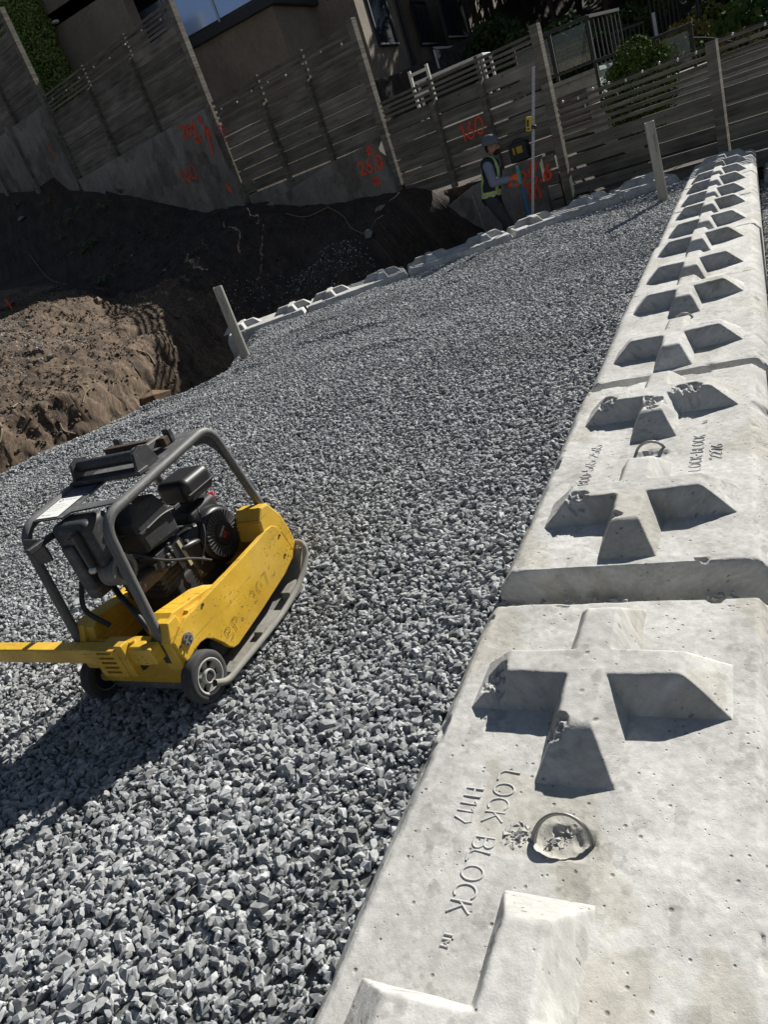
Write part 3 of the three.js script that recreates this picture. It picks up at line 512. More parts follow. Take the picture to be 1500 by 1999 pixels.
{
  const zF = -19, c = hitZ(528, 0, zF), xC = c.x, h = thing('house', 'dark stucco house with sky tinted glass balcony above the stepped fence', 'house', [xC, 2, zF]);
  const B = (w, hh, d, x, y, z, r = 0) => boxUV(box(w, hh, d, x - xC, y - 2, z - zF, r), 0.1, 0.3, 0.3);
  const deckY = c.y - 0.12;
  part('lower_wall', B(30, deckY - 0.5, 5, xC - 15, (deckY + 0.5) / 2, zF - 2.5), stucco, h);
  part('balcony_slab', B(30.3, 0.22, 5.3, xC - 15, deckY + 0.11, zF - 2.5, 0.02), darkTrim, h);
  part('upper_wall', B(26, 3.2, 4, xC - 17, deckY + 1.8, zF - 6), stucco, h);
  part('roof', B(28, 0.3, 6, xC - 17, deckY + 3.5, zF - 5.6, 0.02), darkTrim, h);
  // glass balustrade: panes and posts
  const pl = hitZ(346, 82, zF).x, pr = xC - 0.06;
  for (let k = 0; k < 7; k++) { const x1 = pr - k * 1.5 - 0.03, m = part('balustrade_pane', box(1.42, 1.0, 0.02, x1 - 0.71 - xC, deckY + 0.8 - 2, 0.04), skyTintPane, h); const p = part('balustrade_post', box(0.05, 1.1, 0.05, x1 - 1.46 - xC, deckY + 0.77 - 2, 0.04), chrome, h); }
  for (let k = 0; k < 3; k++) part('side_pane', box(0.02, 1.0, 1.3, -0.03, deckY + 0.8 - 2, -0.75 - k * 1.4), skyTintPane, h);
  // entrance recess with a ceiling lamp, left
  const a = hitZ(60, 30, -17.5);
  part('canopy', B(4.2, 0.35, 2.4, hitZ(205, 22, -18.6).x, hitZ(205, 22, -18.6).y + 0.3, -19.3, 0.02), darkTrim, h);
  const lp = hitZ(108, 43, -18.0); const lamp = part('ceiling_lamp', cyl(0.1, 0.1, 0.05, lp.x - xC, lp.y - 2, -18.0 - zF), whiteTrim, h);
  part('entrance_wall', B(9, 6, 0.4, hitZ(100, 100, -18.2).x - 1.5, hitZ(100, 100, -18.2).y, -18.3), stucco, h);
  const dp = hitZ(118, 120, -18.05); part('drain_pipe', cyl(0.08, 0.08, 2.6, dp.x - xC, dp.y - 2 - 0.6, -18.02 - zF), whiteTrim, h);
  part('slab_lamp', B(0.12, 0.16, 0.08, hitZ(552, 14, zF).x + 0.7, hitZ(552, 14, zF).y, zF - 1.2), darkTrim, h);
}
{ // second house: its long side seen at an angle
  const x0 = -8.9, e0 = hitX(738, 157, x0), h = thing('house', 'brown stucco house with tall side windows behind the worker', 'house', [x0, 1, e0.z]);
  const z0 = e0.z, P = (px, py, x = x0) => hitX(px, py, x);
  const B = (x1, x2, y1, y2, za, zb, r = 0) => boxUV(box(Math.abs(x2 - x1), y2 - y1, Math.abs(zb - za), (x1 + x2) / 2 - x0, (y1 + y2) / 2 - 1, (za + zb) / 2 - z0, r), 0.2, 0.1, 0.3);
  const zA = P(800, 120).z, zB = P(836, 120).z, zC = P(880, 100).z, zD = P(905, 100).z;
  part('front_wing', B(x0 - 7, x0, 0, 7.6, z0, zA), stucco, h);
  part('plinth', B(x0 - 7.02, x0 + 0.05, 0, e0.y, z0 + 0.04, zA - 0.02), stucco, h);
  part('recess_wall', B(x0 - 7, x0 - 0.9, 0, 7.6, zA, zB), stucco, h);
  part('rear_wing', B(x0 - 7, x0 - 0.05, 0, 7.6, zB, zC), stucco, h);
  const bay = part('bay', B(x0 - 6, x0 + 0.75, 0, 8.2, zC, zD - 6), stucco, h);
  part('roof', B(x0 - 7.3, x0 + 1.0, 8.2, 8.45, z0 + 0.2, zD - 6.2, 0.02), darkTrim, h);
  part('downpipe', cyl(0.06, 0.06, 7, 0.05, 2.5, zA - z0 - 0.25), darkTrim, h);
  const win = (name, pts, x, mat) => { // four corner pixels on the plane x
    const q = pts.map(([a, b]) => P(a, b, x)), zs = q.map((p) => p.z), ys = q.map((p) => p.y), za = Math.max(...zs), zb = Math.min(...zs), ya = Math.min(...ys), yb = Math.max(...ys);
    const f = part(name, merge([B(x, x + 0.07, ya - 0.09, ya, za + 0.05, zb - 0.05), B(x, x + 0.06, yb, yb + 0.07, za, zb), B(x, x + 0.06, ya, yb, za + 0.07, za), B(x, x + 0.06, ya, yb, zb, zb - 0.07)]), darkTrim, h); part('sill', B(x + 0.07, x + 0.1, ya - 0.06, ya - 0.02, za + 0.05, zb - 0.05), whiteTrim, f);
    part('pane', B(x + 0.01, x + 0.02, ya, yb, za, zb), mat, f); return f;
  };
  win('window', [[740, 85], [766, 80], [715, -20], [742, -24]], x0, paneMat);
  win('window', [[822, 85], [840, 82], [812, 10], [828, 8]], x0 - 0.05, paneMat);
  win('window', [[872, 66], [908, 70], [858, -20], [896, -24]], x0 + 0.75, paneMat);
  // glass stair guard below the bay
  const g = P(845, 145, x0 + 0.9);
  for (let k = 0; k < 3; k++) { const f = part('stair_guard', merge([B(x0 + 1.1, x0 + 1.15, g.y - 0.9, g.y + 0.6, g.z - k * 1.5, g.z - k * 1.5 - 0.05), B(x0 + 1.1, x0 + 1.15, g.y + 0.56, g.y + 0.62, g.z - k * 1.5, g.z - k * 1.5 - 1.5)]), whiteTrim, h); part('pane', B(x0 + 1.12, x0 + 1.13, g.y - 0.8, g.y + 0.54, g.z - k * 1.5 - 0.08, g.z - k * 1.5 - 1.46), clearPane, f); }
}

// ---------------------------------------------------------------- terraces, railings and planting behind the low fence
const pale = std({ map: concreteMap, color: lin(0.8, 0.78, 0.74), roughness: 0.95 });
function guard(name, label, a, b, h, n, parent) { // glazed railing from a to b (feet), n panes
  const d = b.clone().sub(a), L = d.length(), t = thing(name, label, 'railing', [a.x, a.y, a.z], Math.atan2(-d.z, d.x)), w = L / n, slope = Math.atan2(d.y, Math.hypot(d.x, d.z));
  t.rotation.order = 'YXZ'; t.rotation.z = slope;
  part('top_rail', box(L + 0.05, 0.05, 0.06, L / 2, h, 0, 0.008), darkTrim, t); part('bottom_rail', box(L, 0.04, 0.04, L / 2, 0.1, 0), darkTrim, t);
  for (let k = 0; k <= n; k++) part('post', box(0.05, h, 0.05, k * w, h / 2 - 0.03, 0), darkTrim, t);
  for (let k = 0; k < n; k++) part('pane', box(w - 0.09, h - 0.2, 0.012, (k + 0.5) * w, h / 2 + 0.03, 0), clearPane, t);
  return t;
}
function picket(label, a, b, h, n) {
  const d = b.clone().sub(a), L = d.length(), t = thing('picket_railing', label, 'railing', [a.x, a.y, a.z], Math.atan2(-d.z, d.x));
  t.rotation.order = 'YXZ'; t.rotation.z = Math.atan2(d.y, Math.hypot(d.x, d.z));
  part('top_rail', box(L + 0.04, 0.05, 0.05, L / 2, h, 0), darkTrim, t); part('bottom_rail', box(L, 0.04, 0.04, L / 2, 0.08, 0), darkTrim, t);
  for (let k = 0; k <= n; k++) part('picket', box(0.022, h, 0.022, L * k / n, h / 2, 0), darkTrim, t);
}
{
  const z1 = -15.2, a = hitZ(1078, 196, z1), b = hitZ(1166, 140, z1), top = (a.y + 0.42 + b.y) / 2;
  const t = thing('terrace', 'small raised concrete terrace with a brown wood panel behind the low fence', 'terrace', [a.x, -0.2, z1]);
  const W = b.x - a.x;
  part('terrace_wall', boxUV(box(W, b.y + 0.2, 2.2, W / 2, (b.y + 0.2) / 2, -1.1, 0.01), 0, 0, 0.4), pale, t);
  part('terrace_cap', boxUV(box(W + 0.12, 0.07, 2.3, W / 2, b.y + 0.235, -1.1, 0.01), 0, 0, 0.4), pale, t);
  part('wood_panel', box(W * 0.62, 0.55, 0.04, W * 0.42, b.y - 0.25, 0.02, 0.008), std({ map: woodMap, color: lin(0.95, 0.85, 0.9), roughness: 0.8 }), t); part('panel_fitting', box(0.03, 0.1, 0.03, W * 0.66, b.y - 0.25, 0.05, 0.006), whiteTrim, t);  // brown woodgrain panel on the wall front, small pale block at its right
  guard('glass_railing', 'black framed glass railing on the front of the raised terrace', V(a.x - 0.5, b.y + 0.08, z1 - 0.1), V(b.x - 0.02, b.y + 0.08, z1 - 0.1), 0.78, 2);
  picket('black picket railing along the side of the raised terrace', V(b.x, b.y + 0.08, z1 - 0.15), V(b.x + 0.25, b.y + 0.12, z1 - 2.1), 0.78, 7);
  const c = hitZ(1168, 150, -14.6), d = hitZ(1352, 75, -14.6);
  guard('glass_railing', 'long black framed glass railing rising behind the round bush', V(c.x, hitZ(1168, 118, -14.6).y - 0.62, -14.6), V(d.x, hitZ(1352, 46, -14.6).y - 0.62, -14.6), 0.62, 3);
  const e = hitZ(1352, 75, -14.6), f2 = hitZ(1410, 75, -16);
  const hr = thing('handrail', 'black handrail sloping down to the right of the long glass railing', 'handrail', [e.x, e.y, e.z]);
  part('rail', tube([[0, 0.0, 0], [0.25, -0.1, -0.3], [0.6, -0.3, -0.7]], 0.02, 8, 4), std({ color: lin(0.02, 0.02, 0.02), roughness: 0.95 }), hr);
  const s = thing('wall', 'long pale low garden wall behind the round bush and slats', 'wall', [hitZ(1300, 200, -15).x, -0.2, -15]);
  part('wall_body', boxUV(box(3.6, hitZ(1380, 130, -15).y + 0.2, 0.25, 0.6, (hitZ(1380, 130, -15).y + 0.2) / 2, 0, 0.01), 0.3, 0, 0.4), pale, s);
  part('wall_cap', boxUV(box(3.7, 0.06, 0.34, 0.6, hitZ(1380, 130, -15).y + 0.23, 0, 0.008), 0.3, 0, 0.4), pale, s);
  const up = hitZ(1285, 85, -20); picket('short black railing beside the pale stair post up the slope', V(up.x - 0.05, up.y - 0.15, -20), V(up.x + 0.45, up.y - 0.15, -20.6), 1.05, 6);
  const up2 = hitZ(1200, 98, -19); picket('short black railing among dark shrubs behind the terrace', V(up2.x, up2.y - 0.28, -19), V(up2.x + 0.6, up2.y - 0.3, -19.2), 0.6, 7);
  const wp = hitZ(1283, 80, -20.1); const post = thing('stair_post', 'pale square stair post beside the short black railing', 'post', [wp.x, wp.y - 0.5, -20.1]); part('post_body', box(0.1, 1.1, 0.1, 0, 0.5, 0, 0.01), whiteTrim, post); part('post_base', box(0.7, 0.14, 0.3, 0.25, -0.1, 0, 0.01), pale, post);
  const lp = hitZ(1362, 0, -21), l0 = hitZ(1370, 62, -21); const lamp = thing('lamp_post', 'thin black post standing on the planted slope', 'post', [l0.x, l0.y - 0.6, -21]); part('pole', cyl(0.03, 0.035, 3, 0, 1.5, 0), darkTrim, lamp); part('pole_cap', new THREE.SphereGeometry(0.05, 12, 8).translate(0, 3.02, 0), darkTrim, lamp);
}
{ // metal shed frame and garden furniture seen through the slats behind the worker
  const p = hitZ(806, 165, -15), t = thing('garden_gate', 'small white framed gate seen over the fence behind the worker', 'gate', [p.x, p.y - 0.9, -15]);
  for (const x of [0, 0.36]) part('gate_post', box(0.05, 1.15, 0.05, x, 0.55, 0), whiteTrim, t);
  for (const y of [0.3, 0.7, 1.05]) part('gate_rail', box(0.34, 0.05, 0.04, 0.18, y, 0), whiteTrim, t);
  const q = hitZ(860, 145, -16.5), s = thing('patio_table', 'sunlit white patio table behind the fence near the house', 'table', [q.x, q.y - 0.75, -16.5]);
  part('table_top', box(1.5, 0.05, 0.8, 0.3, 0.75, 0, 0.01), whiteTrim, s); for (const [x, z] of [[-0.4, 0.3], [1, 0.3], [-0.4, -0.3], [1, -0.3]]) part('leg', box(0.05, 0.73, 0.05, x, 0.36, z), whiteTrim, s);
}
// foliage: many leaf sized faces in clumps
function leaves(n, shape, size, seed, droop = 0) {
  srand(seed); const pos = [], nor = [], col = [];
  for (let i = 0; i < n; i++) {
    const { p, o } = shape(i), a = V(rr(-1, 1), rr(-1, 1), rr(-1, 1)).normalize(), d = o.clone().multiplyScalar(0.9).add(a).normalize(), t = d.clone().cross(V(rr(-1, 1), rr(-1, 1), rr(-1, 1))).normalize(), b = d.clone().cross(t), s = size * rr(0.6, 1.35), w = s * rr(0.35, 0.55);
    const v = [p.clone().addScaledVector(t, -s / 2), p.clone().addScaledVector(b, -w).addScaledVector(d, s * 0.08), p.clone().addScaledVector(t, s * 0.6).addScaledVector(d, -s * 0.1), p.clone().addScaledVector(b, w).addScaledVector(d, s * 0.08)];
    const c = rr(0.7, 1.25), y = rr(0.85, 1.2);
    for (const k of [0, 1, 2, 0, 2, 3]) { pos.push(v[k].x, v[k].y - droop, v[k].z); nor.push(d.x, d.y, d.z); col.push(c * y, c, c * 0.85); }
  }
  const g = new THREE.BufferGeometry(); g.setAttribute('position', new THREE.Float32BufferAttribute(pos, 3)); g.setAttribute('normal', new THREE.Float32BufferAttribute(nor, 3)); g.setAttribute('color', new THREE.Float32BufferAttribute(col, 3)); return g;
}
const foliage = (r, g, b) => new THREE.MeshPhysicalMaterial({ color: lin(r, g, b), vertexColors: true, roughness: 1, specularIntensity: 0.1, side: THREE.DoubleSide });
const inEll = (rx, ry, rz, cy, hollow = 0.55) => () => { const o = V(rr(-1, 1), rr(-1, 1), rr(-1, 1)).normalize(), k = lerp(hollow, 1, Math.sqrt(rnd())) * (1 + 0.16 * noise3(o.x * 2.6, o.y * 2.6, o.z * 2.6, 3) + 0.1 * noise3(o.x * 7, o.y * 7, o.z * 7, 6)); return { p: V(o.x * rx * k, cy + o.y * ry * k, o.z * rz * k), o }; };
const bark = std({ map: woodMap, color: lin(0.5, 0.45, 0.4), roughness: 1 });
function stems(n, h, spread, r) { const g = []; for (let i = 0; i < n; i++) { const a = i / n * 6.28 + rr(0, 1), q = spread * rr(0.3, 1); g.push(tube([[0, -0.1, 0], [Math.cos(a) * q * 0.3, h * 0.45, Math.sin(a) * q * 0.3], [Math.cos(a) * q, h * rr(0.75, 1), Math.sin(a) * q]], r * rr(0.5, 1), 5, 4)); } return merge(g); }
{
  const c = hitZ(1250, 178, -13.6), t = thing('bush', 'dense round clipped bush behind the low slatted fence', 'bush', [c.x, -0.2, -13.6]);
  part('stem', stems(7, c.y + 0.2, 0.35, 0.025), bark, t); part('crown', leaves(9000, inEll(0.56, 0.68, 0.52, c.y + 0.2, 0.5), 0.045, 61), foliage(0.075, 0.115, 0.032), t);
  const hz = -17.6, hp = hitZ(65, 100, hz), hd = thing('hedge', 'tall clipped conifer hedge column by the dark house entrance', 'hedge', [hp.x, hp.y - 2.2, hz]);
  part('trunk', cyl(0.05, 0.08, 3.2, 0, 1.6, 0, 'y', 8), bark, hd);
  part('crown', leaves(26000, () => { const a = rr(0, 6.283), y = rr(0, 1), k = Math.sqrt(rr(0.5, 1)), w = 0.74 * (y > 0.82 ? Math.sqrt(Math.max(0, 1 - Math.pow((y - 0.82) / 0.2, 2))) : 1) * (1 + 0.1 * noise2(a * 3, y * 9, 3)), o = V(Math.cos(a), y > 0.85 ? 0.8 : 0.1, Math.sin(a)); return { p: V(Math.cos(a) * w * k, 0.3 + y * 3.35, Math.sin(a) * w * k), o }; }, 0.06, 63), foliage(0.2, 0.28, 0.1), hd);
}
// trees on the slope
{
  srand(300); const shapes = [0, 1, 2].map((k) => leaves(5200, (() => { const cl = Array.from({ length: 26 }, () => { const o = V(rr(-1, 1), rr(-0.8, 1), rr(-1, 1)).normalize().multiplyScalar(rr(0.35, 0.95)); return [o, rr(0.22, 0.42)]; }); return () => { const [c, r] = cl[Math.floor(rnd() * cl.length)], o = V(rr(-1, 1), rr(-1, 1), rr(-1, 1)).normalize(), q = r * Math.cbrt(rr(0.2, 1)); return { p: V((c.x + o.x * q) * 1.5, 2.6 + (c.y + o.y * q) * 1.75, (c.z + o.z * q) * 1.5), o }; }; })(), 0.13, 310 + k));
  const mats = [foliage(0.05, 0.085, 0.03), foliage(0.075, 0.11, 0.035), foliage(0.13, 0.15, 0.05), foliage(0.042, 0.07, 0.028)];
  const kinds = ['dark evergreen tree on the slope behind the terrace', 'dark leafy tree on the slope between house and terrace', 'pale sunlit tree high on the slope', 'deep green tree filling the slope'];
  let n = 0;
  const put = (px, py, z, s, mi, ki) => {
    const p = hitZ(px, py, z), gy = groundY(p.x, z), t = thing('tree', kinds[ki], 'tree', [p.x, gy - 0.1, z], rr(0, 6.28), 'trees on the slope');
    const k = s; t.scale.set(k, k, k);
    part('trunk', treeTrunk[n % 3], bark, t); part('crown', shapes[n % 3], mats[mi], t); n++;
  };
  const treeTrunk = [0, 1, 2].map(() => merge([tube([[0, -0.3, 0], [rr(-0.1, 0.1), 1.2, rr(-0.1, 0.1)], [rr(-0.2, 0.2), 3.2, rr(-0.2, 0.2)]], 0.09, 7, 5), ...[0, 1, 2, 3].map((i) => tube([[0, 1.3 + i * 0.3, 0], [Math.cos(i * 1.7) * 0.5, 2.0 + i * 0.3, Math.sin(i * 1.7) * 0.5], [Math.cos(i * 1.7) * 1.0, 2.6 + i * 0.3, Math.sin(i * 1.7) * 1.0]], 0.035, 5, 4))]));
  for (const a of [[945, 20, -30, 1.1, 2, 2], [985, 30, -31, 1.0, 0, 1], [1030, 20, -29, 1.1, 3, 1], [1080, 10, -27, 1.0, 0, 1], [1130, 15, -29, 1.2, 3, 3], [1180, 10, -26, 1.0, 0, 0], [1230, 5, -29, 1.2, 3, 3], [1275, 20, -28, 1.0, 1, 0], [1320, 10, -26, 0.8, 2, 2], [1365, 25, -27, 0.9, 2, 2], [1410, 10, -28, 1.1, 1, 2], [1455, 20, -25, 1.0, 0, 3], [1500, 10, -27, 1.2, 0, 3], [1560, 10, -24, 1.0, 3, 3], [1000, 60, -36, 1.7, 3, 3], [1150, 60, -38, 1.8, 3, 3], [1300, 60, -37, 1.7, 0, 3], [1440, 60, -38, 1.8, 3, 3], [900, 60, -44, 2.2, 3, 3], [1600, 60, -36, 1.8, 0, 3]]) put(...a);
  // shrubs low on the slope
  const sh = leaves(2600, inEll(0.7, 0.55, 0.7, 0.5, 0.3), 0.09, 330), grassy = foliage(0.16, 0.14, 0.06);
  for (const [px, py, z, s, m, lb] of [[1340, 95, -19, 0.95, grassy, 'straw coloured mounding shrub below the black post'], [1380, 60, -21.5, 1.0, mats[2], 'light green shrub beside the thin black post'], [1480, 70, -16.5, 1.3, mats[0], 'dark clipped shrub rising over the slatted fence'], [1440, 110, -15.6, 0.7, grassy, 'dry shrub with orange tips close behind the slats'], [1110, 90, -20, 1.1, mats[3], 'dark shrub behind the glass railing of the terrace'], [1030, 110, -21, 1.2, mats[3], 'dark shrub beside the house stair'], [1220, 70, -21, 1.1, mats[3], 'dark shrub behind the short railing'], [970, 95, -24, 1.4, mats[3], 'dark shrub at the house corner']]) {
    const p = hitZ(px, py, z), t = thing('shrub', lb, 'shrub', [p.x, p.y - 0.55 * s, z]); t.scale.setScalar(s); part('stem', stems(5, 0.5, 0.3, 0.015), bark, t); part('crown', sh, m, t);
  }
}
// ---------------------------------------------------------------- weeds, rocks, roots on the bank and spoil heap
{
  const frond = (n, L, seed) => { srand(seed); const g = []; for (let i = 0; i < n; i++) { const a = rr(0, 6.283), l = L * rr(0.6, 1.1); const pts = [[0, 0, 0], [Math.cos(a) * l * 0.4, l * 0.45, Math.sin(a) * l * 0.4], [Math.cos(a) * l * 0.95, l * 0.3, Math.sin(a) * l * 0.95]]; const c = new THREE.CatmullRomCurve3(pts.map((p) => V(...p))); g.push(new THREE.TubeGeometry(c, 6, 0.004, 4)); for (let k = 1; k < 9; k++) for (const sd of [-1, 1]) { const p = c.getPoint(k / 9.5), tn = c.getTangent(k / 9.5), s = tn.clone().cross(V(0, 1, 0)).normalize().multiplyScalar(sd * l * 0.16 * (1 - k / 11)), q = p.clone().add(s).addScaledVector(tn, 0.03); const b = new THREE.BufferGeometry(); b.setAttribute('position', new THREE.Float32BufferAttribute([p.x, p.y, p.z, q.x, q.y - 0.008, q.z, p.x + tn.x * 0.022, p.y + tn.y * 0.022, p.z + tn.z * 0.022], 3)); b.computeVertexNormals(); g.push(boxUV(b)); } } return merge(g); };
  const fern = [frond(11, 0.34, 5), frond(14, 0.26, 6)], fm = std({ color: lin(0.12, 0.17, 0.07), roughness: 0.8, side: THREE.DoubleSide });
  const ground = (px, py) => { const r = ray(px, py); let t = 3; for (; t < 40; t += 0.03) { const p = EYE.clone().addScaledVector(r, t); if (p.y < groundY(p.x, p.z)) break; } const p = EYE.clone().addScaledVector(r, t); p.y = groundY(p.x, p.z); return p; };
  [[70, 380], [95, 400], [150, 415], [180, 480], [160, 500], [120, 470], [205, 410], [240, 380], [290, 370], [330, 378], [500, 372], [205, 555], [130, 440], [240, 520], [30, 410]].forEach(([x, y], i) => { const p = ground(x, y), t = solo('weed', fern[i % 2], fm, 'low ferny weed growing in the shaded soil bank', 'weed', 'weeds on the shaded bank'); t.position.copy(p); t.rotation.y = i * 1.3; t.scale.setScalar(0.8 + 0.5 * hash(i, 4)); });
  const rockG = [stoneGeo(91, 14, 0.6), stoneGeo(92, 13, 0.75)], rockM = [std({ map: stoneMap, color: lin(0.3, 0.28, 0.25) }), std({ map: soilMap, color: lin(1.2, 1.0, 0.8) })];
  [[98, 700, 0.07, 0, 'pale stone lying on the sunlit spoil heap'], [190, 592, 0.13, 1, 'clod sitting on the crest of the spoil heap'], [20, 600, 0.16, 1, 'rounded pale clod beside the red stake'], [300, 790, 0.3, 1, 'brown boulder at the foot of the spoil heap'], [322, 530, 0.07, 0, 'small pale stone on the shaded bank below the wall'], [372, 587, 0.06, 0, 'flat pale stone low on the shaded bank'], [742, 408, 0.1, 0, 'grey stone below the wall marked 26.8'], [720, 460, 0.12, 0, 'long pale stone on the bank among roots'], [260, 500, 0.06, 0, 'small stone among the weeds'], [42, 428, 0.12, 0, 'grey stone at the left of the shaded bank'], [345, 620, 0.09, 1, 'clod at the shaded end of the spoil heap']].forEach(([x, y, s, m, lb], i) => { const p = ground(x, y), r = solo('rock', rockG[i % 2], rockM[m], lb, 'rock'); r.position.copy(p).add(V(0, s * 0.12, 0)); r.rotation.set(0.2, i * 2.1, 0.1); r.scale.set(s * 1.3, s * 0.8, s); });
  const rootM = std({ color: lin(0.2, 0.16, 0.11), roughness: 1 });
  [[[640, 405], [672, 425], [690, 450], [715, 462]], [[560, 420], [600, 425], [640, 410]], [[165, 790], [172, 770], [180, 760]], [[5, 870], [10, 850], [4, 830]], [[28, 800], [40, 790], [52, 800]], [[120, 830], [128, 845], [150, 850]], [[262, 690], [290, 695], [305, 715]], [[60, 500], [90, 540], [130, 560]]].forEach((l, i) => { const P = l.map(([x, y]) => ground(x, y).add(V(0, 0.02, 0.01))), o = P[0].clone(); const m = solo('root', tube(P.map((p) => p.clone().sub(o)), 0.011, 5, 6), rootM, 'thin pale root trailing over the dug soil', 'root', 'roots sticking out of the dug soil'); m.position.copy(o); });
  const st = ground(24, 604), sk = thing('stake', 'small red marker stake stuck in the spoil heap', 'stake', [st.x, st.y, st.z]); part('stake_body', box(0.025, 0.2, 0.02, 0, 0.1, 0), redPaint, sk); part('stake_tip', cyl(0.015, 0.001, 0.06, 0, -0.08, 0, 'y', 6), redPaint, sk); sk.rotation.z = 0.25;
  const fl = thing('flagging_ribbon', 'pink ribbon tied to the fence beside the red arrow', 'ribbon', fenceAt(-6.72, 3.05, 0.1), fenceTurn); const pk = std({ color: lin(0.75, 0.12, 0.22), side: THREE.DoubleSide }); part('ribbon_knot', new THREE.SphereGeometry(0.035, 8, 6), pk, fl); part('ribbon_tail', tube([[0, 0, 0], [0.05, -0.08, 0.02], [0.02, -0.2, 0.0], [0.05, -0.3, 0.03]], 0.016, 4, 5), pk, fl);
  // loose clods over the dug soil
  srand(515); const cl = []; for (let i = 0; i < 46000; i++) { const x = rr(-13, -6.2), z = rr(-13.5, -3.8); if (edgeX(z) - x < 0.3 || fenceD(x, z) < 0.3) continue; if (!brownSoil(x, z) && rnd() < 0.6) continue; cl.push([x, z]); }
  const im = shade(new THREE.InstancedMesh(stoneGeo(55, 12, 0.8), std({ map: soilMap, roughness: 1 }), cl.length)), o = new THREE.Object3D(), c = new THREE.Color();
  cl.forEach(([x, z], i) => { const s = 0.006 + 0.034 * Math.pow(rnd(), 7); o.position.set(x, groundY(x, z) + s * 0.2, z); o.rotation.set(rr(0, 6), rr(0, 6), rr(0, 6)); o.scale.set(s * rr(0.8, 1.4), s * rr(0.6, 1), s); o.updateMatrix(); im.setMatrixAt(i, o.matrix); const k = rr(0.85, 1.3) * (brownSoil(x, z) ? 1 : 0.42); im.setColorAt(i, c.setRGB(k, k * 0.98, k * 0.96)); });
  im.name = 'soil_clods'; im.userData = { kind: 'stuff', label: 'loose brown clods scattered over the dug soil', category: 'soil' }; scene.add(im);
}

